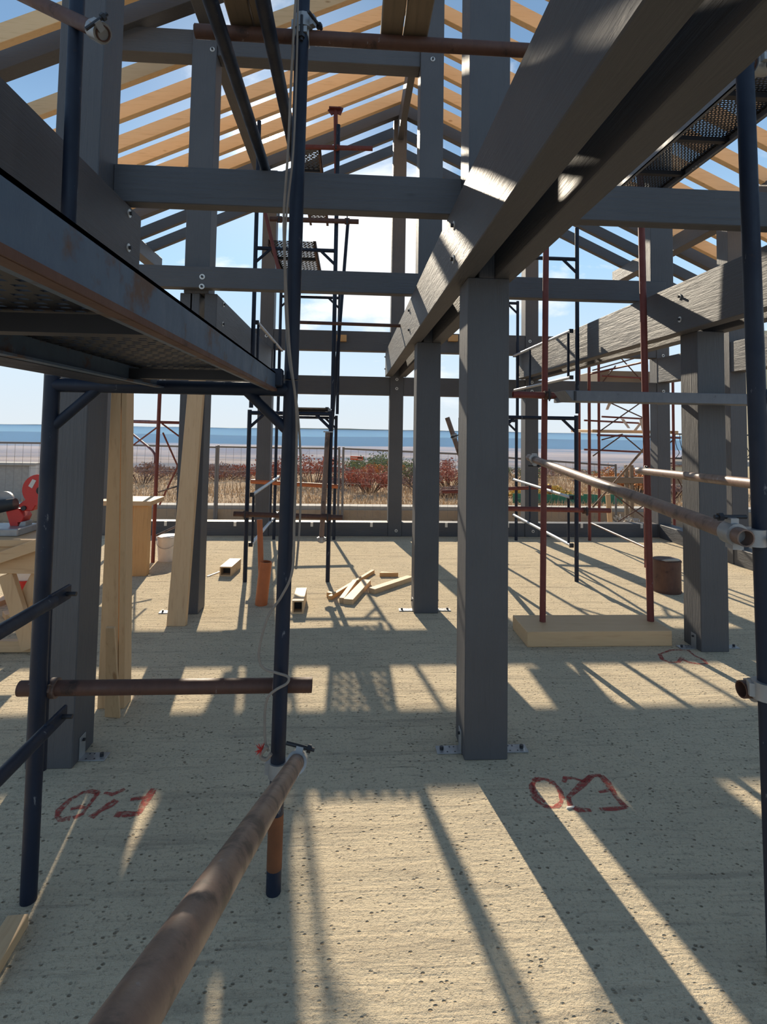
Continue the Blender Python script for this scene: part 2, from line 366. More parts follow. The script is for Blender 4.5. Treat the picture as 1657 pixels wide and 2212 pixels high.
def hills(yb, zt, amp, seed, dep):
    random.seed(seed); mb = MB(); n = 120; ph = [random.uniform(0, 6.28) for _ in range(6)]; vs = []
    for k, (fy, fz) in enumerate(((0, -158), (.35, .55), (.7, .9), (1, 1), (1.3, .6))):
        for j in range(n + 1):
            u = j / n; x = (u - .5) * 3.0 * yb
            e = sum(math.sin(u * q * 6.28 + p) / (1 + i) for i, (q, p) in enumerate(zip((1.3, 2.7, 5.1, 9, 17, 31), ph)))
            top = zt + amp * e
            vs.append((x, yb + dep * fy, fz if k == 0 else -158 + (top + 158) * fz))
    mb.add(vs, [(i * (n + 1) + j, i * (n + 1) + j + 1, (i + 1) * (n + 1) + j + 1, (i + 1) * (n + 1) + j) for i in range(4) for j in range(n)])
    o = mb.build('hills', M_HILL, origin=Vector((0, 0, 0)), smooth=True); struct(o); return o
hills(4500, -84, 5, 3, 900)['label'] = 'nearer band of blue forested hills'
hills(8200, -38, 11, 5, 2200)['label'] = 'farthest band of pale blue hills'
random.seed(11)
# valley haze: a real, thin scattering layer lying over the plain
def _haze(name, dens, col):
    m = bpy.data.materials.new(name); m.use_nodes = True; t = NT(m.node_tree); t.n.clear()
    v_ = t.node('ShaderNodeVolumeScatter', inp={'Color': (*col, 1), 'Density': dens, 'Anisotropy': 0.0})
    t.l.new(v_.outputs[0], t.node('ShaderNodeOutputMaterial').inputs['Volume']); return m
hz = MB().box(-26000, 26000, 1190, 13500, -165, -30).build('valley_haze', _haze('haze', 0.00026, (0.17, 0.40, 0.92)))
hz['kind'] = 'structure'; hz['label'] = 'thin blue haze lying over the valley'

# ================================================================== TIMBER FRAME
CX, LX, RX = 0.645, -1.278, 2.535
ZB0, ZB1 = 2.222, 2.577
RZ, RS = 5.971, 0.459
def roofz(x): return RZ - RS * abs(x - CX)
BV = 0.004
def post(cx_, y0, z1, label, notch=True, wd=0.2, z0=0.0, brackets=(), dp=0.2, bolts=()):
    h = wd / 2; t_ = thing('timber_post', label, 'post', (cx_, y0 + dp / 2, z0))
    mb = MB()
    if notch:
        mb.box(cx_ - h, cx_ + h, y0, y0 + dp, z0, ZB0); mb.box(cx_ - 0.047, cx_ + 0.03, y0, y0 + dp, ZB0, ZB1); mb.box(cx_ - h, cx_ + h, y0, y0 + dp, ZB1, z1)
    else: mb.box(cx_ - h, cx_ + h, y0, y0 + dp, z0, z1)
    mb.build('shaft', m_paint('z'), t_, bevel=BV)
    for s_, yo in brackets:
        x0 = cx_ + s_ * h; y1 = y0 + yo; b = MB()
        b.box(x0, x0 + s_ * 0.115, y1, y1 + 0.062, 0.001, 0.006); b.box(x0 + s_ * 0.0005, x0 + s_ * 0.005, y1 + 0.004, y1 + 0.058, 0.004, 0.10)
        k = b.build('angle_bracket', M_GALV, t_, bevel=0.001)
        MB().disc((x0 + s_ * 0.09, y1 + 0.031, 0.006), (0, 0, 1), 0.009, 0.014, 6).build('anchor_bolt', M_DARK, k)
        MB().disc((x0 + s_ * 0.005, y1 + 0.031, 0.08), (s_, 0, 0), 0.007, 0.01, 6).build('anchor_bolt', M_DARK, k)
        q = MB()
        for hx, hy in ((0.03, 0.012), (0.05, 0.05), (0.066, 0.012), (0.03, 0.05)):
            q.disc((x0 + s_ * hx, y1 + hy, 0.0062), (0, 0, 1), 0.004, 0.0006, 8)
        q.build('screw_holes', M_DARK, k)['kind'] = 'stuff'
    for c, ax in bolts: bolt(t_, c, ax)
    return t_
Y1, Y2, YF = 2.53, 4.50, 7.65
post(CX, Y1, 5.9, 'tall dark grey timber post with two zinc brackets behind a red spray number', brackets=((-1, 0.05), (1, 0.05)))
post(LX, Y1, 4.86, 'dark grey timber post beside the blue scaffold frame with planks leaning behind it', brackets=((1, 0.05),))
t = post(CX, Y2, 5.85, 'dark grey timber post under the ridge, beside the loose wood offcuts', brackets=((-1, 0.05), (1, 0.05)))
bolt(t, PY(935, 128, Y2), (0, -1, 0), 0.02); 
t = post(LX, Y2, 4.86, 'dark grey timber post with a long spruce plank leaning on its front', brackets=((-1, 0.02),))
bolt(t, PY(459, 107, Y2), (0, -1, 0), 0.02)
post(RX, 3.69, ZB0, 'dark grey timber post standing next to the rusty paint can', notch=False, brackets=((-1, 0.05), (1, 0.05)))
post(2.64, 4.46, 5.0, 'short grey timber post standing on top of the lit twin beam', notch=False, z0=ZB1)
farX = [-3.24, -1.19, 0.645, 2.584, 4.53]
fn_ = ['corner post of the back wall nearest the red trestle frame', 'back wall post behind the blue scaffold tower with guard rails on its left', 'back wall post under the ridge, carrying the end of the long twin beam', 'back wall post behind the rusty props, with a pale lit edge', 'corner post of the back and right hand walls']
for i, x in enumerate(farX):
    zt = roofz(x) if i not in (0, 4) else 4.03
    bl = []
    for zc in ((2.19, 2.06) if i in (2, 3) else (2.76,) if i == 1 else (2.1,)): bl.append(((x, YF, zc), (0, -1, 0)))
    if i in (2, 3): bl.append(((x + 0.02, YF, 0.08), (0, -1, 0)))
    if i == 3: bl += [((x - .03, YF, 2.78), (0, -1, 0)), ((x - .03, YF, 2.65), (0, -1, 0))]
    if i == 4: bl.append(((x, YF, 2.62), (0, -1, 0)))
    post(x, YF, zt, 'grey timber ' + fn_[i], notch=False, bolts=bl, wd=0.19)
for y0 in (Y1, Y2): post(-3.24, y0, 4.03, 'grey timber post of the open left hand wall, %s row' % ('first' if y0 == Y1 else 'second'), notch=False)
post(4.53, 6.12, 4.03, 'grey timber post in the right hand wall with a strip of sun on its edge', notch=False)
post(4.53, 3.69, 4.03, 'grey timber post in the right hand wall level with the paint can post', notch=False)

def beam(x0, x1, y0, y1, z0, z1, label, ax, name='timber_beam', bolts=(), m=None, group=None):
    t_ = thing(name, label, 'beam', ((x0 + x1) / 2, (y0 + y1) / 2, z0), group)
    MB().box(x0, x1, y0, y1, z0, z1).build('timber', m or m_paint(ax), t_, bevel=BV)
    for c, a, r in bolts: bolt(t_, c, a, r)
    return t_
XB1 = 0.477
bb = [(PX(x, y, XB1), (-1, 0, 0), 0.021) for x, y in ((981, 487), (980, 560), (885, 671), (885, 713), (833, 771), (833, 797))]
beam(XB1, 0.58, -1.6, 7.64, ZB0, ZB1, 'long heavy grey beam of the overhead pair, its grainy face striped with sun', 'y', bolts=bb)
beam(0.675, 0.772, -1.6, 7.64, ZB0, ZB1, 'long heavy grey beam of the overhead pair, on the far side of the dark slot', 'y')
XB3 = 2.345
bb = [(PX(x, y, XB3), (-1, 0, 0), 0.021) for x, y in ((1468, 641), (1469, 690), (1118, 778), (1118, 805), (1476, 613))][:4]
beam(XB3, 2.445, 0.4, 7.64, ZB0, ZB1, 'lengthwise grey beam bolted over the paint can post, brightly sunlit towards the back', 'y', bolts=bb)
beam(2.575, 2.675, 0.4, 7.64, ZB0, ZB1, 'lengthwise grey beam hidden behind the sunlit bolted one', 'y')
XB4 = -1.108
bb = [(PX(x, y, XB4), (1, 0, 0), 0.021) for x, y in ((279, 461), (277, 535))]
beam(-1.208, XB4, -1.6, 2.87, ZB0, ZB1, 'thick grey beam end above the blue platform with two zinc bolts', 'y', bolts=bb)
beam(-1.405, -1.305, -1.6, 2.87, ZB0, ZB1, 'thick grey beam on the outer side of the post by the blue platform', 'y')
bb = [(PX(x, y, XB4), (1, 0, 0), 0.021) for x, y in ((483, 658), (481, 700))]
beam(-1.208, XB4, Y2, 7.64, ZB0, ZB1, 'grey lengthwise beam running from the leaning plank post to the back wall', 'y', bolts=bb)
beam(-1.405, -1.305, Y2, 7.64, ZB0, ZB1, 'grey lengthwise beam, outer one of the left pair at the back', 'y')
# cross beams
beam(-1.178, 0.545, 2.685, 2.765, 2.585, 2.772, 'dark cross beam between the two front posts, under the sun', 'x')
beam(0.745, 3.4, 2.685, 2.765, 2.585, 2.772, 'dark cross beam running right from the tall post over the twin beam', 'x')
beam(-2.6, 2.64, 4.405, 4.495, 2.6, 2.775, 'grey cross beam of the second row with a pair of pale washers', 'x', bolts=[(PY(437, 598, 4.405), (0, -1, 0), 0.022), (PY(436, 619, 4.405), (0, -1, 0), 0.022)])
beam(-1.178, 0.545, 4.53, 4.68, 4.617, 4.832, 'high grey tie beam below the roof between the two second row posts', 'x')
beam(-2.05, -1.378, 4.53, 4.68, 4.617, 4.832, 'short high grey tie beam left of the second row post', 'x')
bay = ['first', 'second', 'third', 'fourth']
for i in range(4):
    x0, x1 = farX[i] + 0.095, farX[i + 1] - 0.095
    nm = ['by the red trestle frame', 'behind the left scaffold tower', 'behind the rusty props', 'behind the outside scaffold'][i]
    beam(x0, x1, YF + .01, YF + .17, 2.584, 2.862, 'upper back wall beam ' + nm, 'x')
    beam(x0, x1, YF + .01, YF + .17, 1.965, 2.222, 'back wall lintel beam ' + nm, 'x')
    t = beam(x0, x1, YF + .01, YF + .17, 0.0, 0.19, 'low sill beam of the back wall ' + nm, 'x', name='sill_beam')
    for k in range(2):
        xx = x0 + (x1 - x0) * (.35 + .5 * k); MB().box(xx, xx + .035, YF + .004, YF + .012, .13, .19).add([], []).build('zinc_strap', M_ZINC, t)
beam(4.44, 4.62, 6.32, YF, ZB0, ZB1, 'right hand wall beam next to the back corner', 'y')
beam(4.44, 4.62, 3.89, 6.12, ZB0, ZB1, 'right hand wall beam beyond the paint can post', 'y')
beam(4.44, 4.62, 6.32, YF, 0, 0.19, 'low sill beam of the right hand wall by the corner', 'y', name='sill_beam')
beam(4.44, 4.62, 3.89, 6.12, 0, 0.19, 'low sill beam of the right hand wall, nearer stretch', 'y', name='sill_beam')
beam(4.44, 4.60, 0.8, 9.0, 4.03, 4.24, 'long grey eave beam on top of the right hand wall', 'y')
beam(-3.31, -3.15, 0.8, 9.1, 4.03, 4.24, 'long grey eave beam on top of the left hand wall', 'y')
beam(0.605, 0.69, 4.72, 7.64, 5.66, 5.93, 'dark ridge beam running to the back gable post', 'y', name='ridge_beam')
beam(-1.33, -1.23, 2.2, 7.64, 4.862, 5.03, 'grey purlin running back under the left rafters on top of the posts', 'y', name='purlin')
# roof rafters
def rafter(y0, th, side, xe, m, label, group, hv=0.165, name='rafter', bolts=()):
    x0 = CX; x1 = xe
    pts = [(x0, y0, roofz(x0)), (x1, y0, roofz(x1)), (x1, y0, roofz(x1) + hv), (x0, y0, roofz(x0) + hv)]
    t_ = thing(name, label, 'rafter', (x0, y0, roofz(x1)), group)
    MB().prism(pts, (0, th, 0)).build('timber', m, t_, bevel=0.003)
    for c in bolts: bolt(t_, c, (0, -1, 0), 0.02)
YR = [4.23, 5.09, 5.53, 5.98, 6.36, 6.77, 7.20]
ORD = ['first', 'second', 'third', 'fourth', 'fifth', 'sixth', 'seventh']
for i, yy in enumerate(YR):
    rafter(yy, .07, -1, -4.1, m_wood('x', 'rafter'), 'bare yellow rafter, left slope, ' + ('on the near side of the grey main rafter' if i == 0 else ORD[i - 1] + ' beyond the grey main rafter'), 'yellow rafters, left slope')
for i, yy in enumerate(sorted(YR + [4.69])):
    rafter(yy, .07, 1, 5.4, m_wood('x', 'rafter'), 'bare yellow rafter, right slope, ' + ('on the near side of the grey main rafter' if i == 0 else ORD[i - 1] + ' beyond the grey main rafter'), 'yellow rafters, right slope')
pb = [PY(149, 94, 4.47)]
rafter(4.47, .14, -1, -4.1, m_paint('x'), 'grey painted main rafter of the second row, left slope', None, .24, bolts=pb)
rafter(4.53, .12, 1, 5.4, m_paint('x'), 'grey painted main rafter of the second row, right slope', None, .24)
rafter(7.53, .1, -1, -4.1, m_paint('x'), 'grey painted gable rafter over the back wall, left slope', None, .24)
rafter(7.53, .1, 1, 5.4, m_paint('x'), 'grey painted gable rafter over the back wall, right slope', None, .24)
for yy, nm in ((8.11, 'next to the back gable'), (8.65, 'outermost')):
    rafter(yy, .08, -1, -4.1, m_paint('x'), 'grey rafter of the roof overhang, left slope, ' + nm, 'overhang rafters, left slope')
    rafter(yy, .08, 1, 5.4, m_paint('x'), 'grey rafter of the roof overhang, right slope, ' + nm, 'overhang rafters, right slope')
# small wooden blocks on the upper back beam
for (x, y), lb in (((738, 731), 'small orange wood cleat on the beam behind the left scaffold tower'), ((978, 731), 'small orange wood cleat on the beam beside the tall post')):
    p = PY(x, y, YF); tag(MB().box(p.x - .07, p.x + .07, YF - .05, YF + .009, p.z - .045, p.z + .045).build('wood_cleat', m_wood('x', 'warm'), bevel=.003), lb, 'wood block')

# ================================================================== SCAFFOLD: near blue frame and platform
TR = 0.0241
YS = 1.86
def frame(name, label, xl, xr, y, z0, z1, zt, m=M_BLUE, r=0.0215, knees=True, group=None, extra=()):
    """H frame in a cross plane: two posts, a transom and knee braces. xl/xr: (bottom x, top x)"""
    t_ = thing(name, label, 'scaffold frame', ((xl[0] + xr[0]) / 2, y, z0), group)
    def px_(q, z): return q[0] + (q[1] - q[0]) * (z - z0) / (z1 - z0)
    for q in (xl, xr): MB().tube([(q[0], y, z0), (q[1], y, z1)], r, 16, True).build('post', m, t_, smooth=True)
    MB().tube([(px_(xl, zt), y, zt), (px_(xr, zt), y, zt)], r * .95, 14).build('transom', m, t_, smooth=True)
    if knees:
        for q, s_ in ((xl, 1), (xr, -1)):
            MB().tube([(px_(q, zt - .145), y, zt - .145), (px_(q, zt) + s_ * .155, y, zt)], r * .72, 10).build('knee_brace', m, t_, smooth=True)
    for a, b in extra: MB().tube([a, b], .011, 10).build('rung', m, t_, smooth=True)
    return t_
pl0, pl1 = PY(62, 1930, YS), PY(114, 822, YS); pm0, pm1 = PY(590, 1945, YS), PY(629, 822, YS)
zt1 = 1.625
t = frame('scaffold_trestle', 'dark blue scaffold frame standing in front, carrying the worn blue platform', (pl0.x, pl1.x), (pm0.x, pm1.x), YS, 0, 1.655, zt1, r=TR)
MB().tube([(pm0.x + (pm1.x - pm0.x) * z_ / 1.655, YS, z_) for z_ in (.075, .245)], TR + .0006, 16).build('rusty_sleeve', m_plain('orange_rust', (.16, .055, .018), .8, 0, .5), t, smooth=True)
lp = MB().tube([PY(92, 1663, YS + .03), PY(106, 1290, YS + .03)], .012, 10).build('lock_bar', M_BLUE, t, smooth=True)
# upper posts on top
pa, pb_ = PY(131, 470 + 340, YS + .06), PY(172, -130, YS + .06)
t = thing('scaffold_trestle', 'upper dark blue scaffold posts rising above the worn blue platform to the roof', 'scaffold frame', (pm1.x, YS, 1.655))
MB().tube([PY(629, 820, YS), PY(660, -170, YS)], TR, 16, True).build('post', M_BLUE, t, smooth=True)
MB().tube([Vector((pl1.x + .03, YS, 1.7)), PY(172, -130, YS)], TR, 16, True).build('post', M_BLUE, t, smooth=True)
# platform
def platform(name, label, x0, x1, y0, y1, z0, z1, m, deckm, bars, pitch=.025, hole=.55, lip=.03, group=None):
    t_ = thing(name, label, 'scaffold platform', ((x0 + x1) / 2, (y0 + y1) / 2, z0), group)
    for xa, s_ in ((x0, 1), (x1, -1)):
        b = MB(); b.box(xa, xa + s_ * .006, y0, y1, z0, z1); b.box(xa, xa + s_ * lip, y0, y1, z0, z0 + .005); b.box(xa, xa + s_ * lip, y0, y1, z1 - .005, z1)
        b.build('side_beam', m, t_)
    for yb in bars: MB().box(x0 + .006, x1 - .006, yb, yb + .035, z0 + .012, z0 + .04).build('cross_bar', M_DARK, t_)
    nxx = max(2, int((x1 - x0 - .06) / pitch)); nyy = max(2, int((y1 - y0) / pitch)); mb = MB(); zt_ = z1 - .007; zb_ = zt_ - .003
    px_, py_ = (x1 - x0) / nxx, (y1 - y0) / nyy; vs = []; fs = []
    for i in range(nxx):
        for j in range(nyy):
            a0 = x0 + i * px_; b0 = y0 + j * py_; sft = (.16 if j % 2 else -.16) * px_
            hx0 = a0 + px_ * (1 - hole) / 2 + sft; hx1 = a0 + px_ * (1 + hole) / 2 + sft; hy0 = b0 + py_ * (1 - hole * .8) / 2; hy1 = b0 + py_ * (1 + hole * .8) / 2
            o = len(vs)
            for z in (zb_, zt_): vs += [(a0, b0, z), (a0 + px_, b0, z), (a0 + px_, b0 + py_, z), (a0, b0 + py_, z), (hx0, hy0, z), (hx1, hy0, z), (hx1, hy1, z), (hx0, hy1, z)]
            for k in range(4):
                k2 = (k + 1) % 4
                fs += [(o + k, o + k + 4, o + k2 + 4, o + k2), (o + 8 + k, o + 8 + k2, o + 12 + k2, o + 12 + k), (o + 4 + k, o + 12 + k, o + 12 + k2, o + 4 + k2)]
    me_ = mb.add(vs, fs).build('perforated_deck', deckm, t_)
    return t_
t = platform('scaffold_platform', 'worn blue steel platform at eye level with rusty lower edges', -.642, -.248, -.55, 1.83, 1.620, 1.678, M_BLUE2, M_DARK, (.05, .82, 1.60))
e = MB(); e.box(-.2475, -.245, -.55, 1.83, 1.617, 1.625); e.box(-.262, -.2475, -.55, 1.83, 1.6165, 1.6195); e.build('rusty_edge', M_RUST, t)
e = MB(); e.box(-.80, -.66, -.55, 1.82, 1.628, 1.634); e.box(-.665, -.645, -.55, 1.82, 1.628, 1.68); e.build('outer_flange', M_BLUE, t)
MB().box(-.27, -.225, 1.80, 1.842, 1.632, 1.69).build('hook', M_BLUE, t, bevel=.004)
# guard rails low left
for (xa, ya), (xb, yb), lb in (((140, 1283), (-260, 1515), 'upper dark blue guard rail with flattened end, clipped to the near frame'), ((131, 1548), (-260, 1985), 'lower dark blue guard rail with flattened end, clipped to the near frame')):
    a = PY(xa, ya, YS - .08); xr_ = a.x; b = PX(xb, yb, xr_); b.z = a.z
    t = thing('guard_rail', lb, 'rail', a)
    MB().tube([a + Vector((0, -.07, 0)), b], .0185, 14, True).build('tube', M_BLUE, t, smooth=True)
    MB().bar(a + Vector((0, -.09, 0)), a + Vector((0, .03, 0)), .012, .045).build('flattened_end', M_BLUE, t, bevel=.003)
    MB().tube([a + Vector((-.02, .0, 0)), a + Vector((.035, .0, 0))], .007, 8).build('pin', M_DARK, t)
# rusty tubes on the near frame
yt = YS + .05
a, b = PY(42, 1486, yt), PY(674, 1481, yt); b.z = a.z = (a.z + b.z) / 2
cl = PY(108, 1484, yt); cr = PY(606, 1482, yt); cl.z = cr.z = a.z
tubething('scaffold_tube', [a, b], TR, M_RUST, 'dark rusty tube clamped low across both legs of the near blue frame', coup=[(cl, (1, 0, 0), (0, -1, .4)), (cr, (1, 0, 0), (0, -1, -.6))], cm=M_RUSTL)
a, b = PY(645, 1640, YS - .06), PY(272, 2215, .47); d = (a - b).normalized(); b2 = b - d * .18
t = tubething('scaffold_tube', [a, b2], TR, M_RUSTL, 'thick worn brown tube slanting from the near blue pole towards the viewer', coup=[(a - d * .05, d, (.2, 0, 1))])
coupler(t, PY(601, 1660, YS), (0, 0, 1), side=(1, -.3, 0))
zT1 = 2.875; a, b = FL(428, 82, zT1), FL(1190, 98, zT1); a.y = b.y = (a.y + b.y) / 2
T1Y = a.y
c = FL(655, 88, zT1); c.y = T1Y
t = tubething('scaffold_tube', [a, b], TR, M_RUST, 'dark rusty tube high across the view, under the old planks', coup=[(c, (1, 0, 0), (0, -1, 0))])
coupler(t, PY(656, 52, YS), (0, 0, 1), side=(1, -.5, 0))
a, b = PY(224, 73, YS - .10), PY(-60, -62, YS + .25)
tubething('scaffold_tube', [a, b], TR, M_RUST, 'dark rusty tube end clamped to the upper blue post near the roof', coup=[(a + (b - a).normalized() * .03, b - a, (.3, -1, 0))])
# two blue rails resting on the front cross beam
for (xa, xb_, ya, lb) in ((464, 572, 30, 'dark blue tube lying on the front cross beam, passing beside the sun, wider one'), (580, 640, 60, 'dark blue tube lying on the front cross beam beside the upright blue pole')):
    zc = 2.797; a = FL(xa, ya, zc); b = Vector((a.x, 2.95, zc)); a2 = Vector((a.x, .35, zc))
    tubething('scaffold_tube', [a2, b], TR, M_BLUE, lb)
# old planks above
for (xl, xr_, yb, lb) in ((500, 548, 62, 'old brown plank resting on the high rusty tube, between the blue tubes, broad one'), (551, 590, 62, 'old brown plank resting on the high rusty tube, between the blue tubes, narrow one'), (822, 869, 78, 'old brown plank overhead by the ridge post, pale stained one'), (872, 924, 80, 'old brown plank overhead by the ridge post, darker split one')):
    zp = zT1 + TR + .002; p, q = FL(xl, yb, zp), FL(xr_, yb, zp)
    tag(MB().box(p.x, q.x, .2, T1Y + .06, zp, zp + .042).build('plank', m_wood('y', 'old'), bevel=.004), lb, 'plank')
# rope
rp = [PY(640, -20, YS - .05), PY(630, 150, YS - .05), PY(622, 330, YS - .06), PY(613, 470, YS - .05), PY(617, 600, YS - .05), PY(626, 760, YS - .05), PY(640, 880, YS - .045), PY(640, 1000, YS - .045), PY(636, 1120, YS - .045), PY(632, 1230, YS - .045), PY(610, 1285, YS - .045), PY(580, 1330, YS - .05), PY(562, 1390, YS - .05), PY(560, 1425, YS - .05), PY(572, 1445, YS - .05), PY(596, 1453, YS - .045), PY(622, 1462, YS - .045), PY(620, 1476, YS - .05), PY(596, 1490, YS - .055), PY(578, 1508, YS - .05), PY(572, 1545, YS - .04), PY(573, 1600, YS - .04), PY(580, 1622, YS - .04)]
def spline(ps, k=6):
    out = []
    for i in range(len(ps) - 1):
        p0, p1, p2, p3 = ps[max(i - 1, 0)], ps[i], ps[i + 1], ps[min(i + 2, len(ps) - 1)]
        for j in range(k):
            u = j / k; out.append(0.5 * ((2 * p1) + (p2 - p0) * u + (2 * p0 - 5 * p1 + 4 * p2 - p3) * u * u + (3 * p1 - p0 - 3 * p2 + p3) * u ** 3))
    return out + [ps[-1]]
t = thing('rope', 'grey rope hanging down the near blue pole, with a frayed red end', 'rope', rp[-1])
MB().tube(spline(rp), .0042, 8).build('cord', M_ROPE, t, smooth=True)
r2 = [p + Vector((.006 + .012 * math.sin(i), .004, 0)) for i, p in enumerate(rp[:10])]
MB().tube(spline(r2), .0036, 8).build('second_strand', M_ROPE, t, smooth=True)
mb = MB(); c = PY(566, 1620, YS - .05)
for i in range(26):
    d = Vector((random.uniform(-1, .2), random.uniform(-.5, .5), random.uniform(-.6, .9))).normalized() * random.uniform(.015, .03)
    mb.tube([c, c + d], [.0016, .0006], 5)
mb.build('frayed_end', M_REDP, t); MB().tube(spline([PY(578, 1612, YS - .05), PY(562, 1632, YS - .05), PY(575, 1640, YS - .05), PY(586, 1628, YS - .05)]), .006, 8).build('knot', M_ROPE, t, smooth=True)

cb = [PY(352, 815, 1.95), PY(358, 826, 1.95), PY(378, 838, 1.96), PY(400, 845, 1.97)]
t = thing('cable', 'pale cable end hanging under the transom of the near blue frame', 'cable', cb[-1]); MB().tube(spline([Vector((cb[0].x, YS, 1.605))] + cb), .004, 8).build('cord', M_WHITE, t, smooth=True)
# ================================================================== SCAFFOLD: blue towers in the second bay
def tower(label, XL, XR, tilt=0.0, zl=(1.63, 3.27), yA=5.42, yB=7.42, tops=(3.9, 3.9), rail='l', redtop=True):
    out = []
    for y, nm, zt_ in ((yA, 'front', tops[0]), (yB, 'back', tops[1])):
        xl, xr = XL, XR
        frame('scaffold_trestle', '%s lower blue frame of the %s' % (nm, label), (xl, xl), (xr, xr), y, 0, 1.66, zl[0], r=.0205)
        t_ = frame('scaffold_trestle', '%s upper frame of the %s' % (nm, label), (xl + .012, xl + .012), (xr + .012, xr + .012), y, 1.68, zt_, zl[1], r=.0205, m=M_BLUE)
    xs_ = XL if rail == 'l' else XR; s_ = 1 if rail == 'l' else -1
    for z0, lv in ((.35, 'lower'), (2.05, 'upper')):
        t_ = thing('guard_rail', '%s galvanised guard rail ladder on the side of the %s' % (lv, label), 'rail', (xs_ + s_ * .035, (yA + yB) / 2, z0))
        for dz in (0, .48): MB().tube([(xs_ + s_ * .045, yA + .03, z0 + dz), (xs_ + s_ * .045, yB - .03, z0 + dz)], .0165, 12).build('bar', M_GALVL, t_, smooth=True)
        for yy in (yA + .09, (yA + yB) / 2 + .3): MB().tube([(xs_ + s_ * .045, yy, z0), (xs_ + s_ * .045, yy, z0 + .48)], .013, 10).build('upright', M_BLUE, t_, smooth=True)
        for yy in (yA + .03, yB - .03):
            for dz in (0, .48): MB().box(xs_ + s_ * .02, xs_ + s_ * .06, yy - .012, yy + .012, z0 + dz - .02, z0 + dz + .02).build('clip', M_DARK, t_)
tower('scaffold tower by the orange pipe', -.985, -.19, tops=(4.57, 3.35))
tower('scaffold tower behind the wooden block', 1.50, 2.29, rail='r', tops=(3.6, 3.3))
zd = 3.30
platform('scaffold_platform', 'perforated dark platform on the tower by the orange pipe, lower one', -.85, -.375, 5.40, 7.35, zd, zd + .055, M_RUST, M_DARK, (5.9, 6.5, 7.1), pitch=.034, hole=.62)
platform('scaffold_platform', 'perforated dark platform on the tower by the orange pipe, upper one near the roof', -.60, -.345, 5.40, 7.35, 4.24, 4.295, M_RUST, M_DARK, (5.8, 6.4, 7.0), pitch=.034, hole=.62)
platform('scaffold_platform', 'low grey platform board on the tower by the orange pipe', -.60, -.22, 5.44, 7.40, 1.655, 1.70, M_GREYST, M_DARK, (5.9, 6.6), pitch=.05)
p = PY(725, 236, 5.45); q = PY(727, 400, 5.45)
t = thing('screw_prop', 'dark red prop with a forked head standing on top of the scaffold tower', 'prop', q)
MB().tube([q, p], .022, 12).build('tube', M_RED, t, smooth=True)
h = MB(); h.box(p.x - .065, p.x + .055, 5.40, 5.50, p.z - .012, p.z); h.bar(p + Vector((-.06, 0, 0)), p + Vector((-.02, 0, -.05)), .05, .02, (0, 1, 0)); h.bar(p + Vector((.055, 0, .02)), p + Vector((.03, 0, -.05)), .05, .02, (0, 1, 0)); h.build('fork_head', M_RED, t)
def pxtube(a, b, Y, m, lb, r=TR, Yb=None, **kw): return tubething('scaffold_tube', [PY(*a, Y), PY(*b, Yb or Y)], r, m, lb, **kw)
pxtube((640, 317), (805, 321), 5.38, M_RED, 'short red oxide tube across the top of the scaffold tower', coup=[(PY(726, 319, 5.38), (1, 0, 0), (0, -1, 0))], cm=M_RED)
pxtube((583, 473), (775, 479), 5.37, M_RUST, 'rusty tube clamped across the scaffold tower just below the front cross beam', coup=[(PY(604, 474, 5.37), (1, 0, 0), (0, -1, 0)), (PY(750, 478, 5.37), (1, 0, 0), (0, -1, 0))], cm=M_RUST)
pxtube((640, 696), (900, 705), 5.36, M_RUST, 'thin rusty tube across the scaffold tower towards the twin beam', r=.017)
pxtube((505, 1110), (740, 1118), 5.34, M_RUST, 'rusty brown tube clamped low across the legs of the scaffold tower', coup=[(PY(531, 1111, 5.34), (1, 0, 0), (0, -1, 0)), (PY(708, 1117, 5.34), (1, 0, 0), (0, -1, 0))], cm=M_RUST)
pxtube((542, 1040), (730, 1051), 7.36, M_PVC, 'orange rusted tube across the back legs of the scaffold tower', r=.028)
pxtube((752, 474), (714, 960), 5.50, M_BLUE, 'slim blue pole leaning along the right leg of the scaffold tower', r=.017)
a, b = PY(708, 934, 5.385), PY(694, 1172, 5.385)
t = tubething('scaffold_tube', [a, b], TR, M_RUSTL, 'worn tube hanging upright on the right leg of the scaffold tower', coup=[(b + Vector((0, 0, .03)), (0, 0, 1), (1, 0, 0))])
MB().box(a.x - .04, a.x + .05, 5.345, 5.425, a.z, a.z + .012).build('end_plate', M_GALV, t)
a, b = PY(570, 455, 5.36), PY(594, 532, 5.36)
# red diagonal brace of tower
pxtube((568, 440), (606, 600), 5.33, M_RED, 'red diagonal brace on the upper part of the scaffold tower', r=.018)
pxtube((966, 902), (1083, 1242), 5.385, M_RUSTL, 'short tube leaning out beside the tall grey post, with a clamp', coup=[(PY(981, 942, 5.385), PY(1083, 1242, 5.385) - PY(966, 902, 5.385), (0, -1, 0))])
# right tower cross tubes
pxtube((1060, 1098), (1318, 1103), 5.378, M_RED, 'rusty red tube clamped low across the tower behind the wooden block', coup=[(PY(1264, 1103, 5.378), (1, 0, 0), (0, -1, 0))], cm=M_RUST)
pxtube((1090, 1056), (1190, 1052), 7.378, M_RED, 'short rusty tube on the back legs of the tower behind the wooden block')
pxtube((955, 1062), (1010, 1061), 7.378, M_RED, 'rusty tube stub seen between the two grey ridge posts')

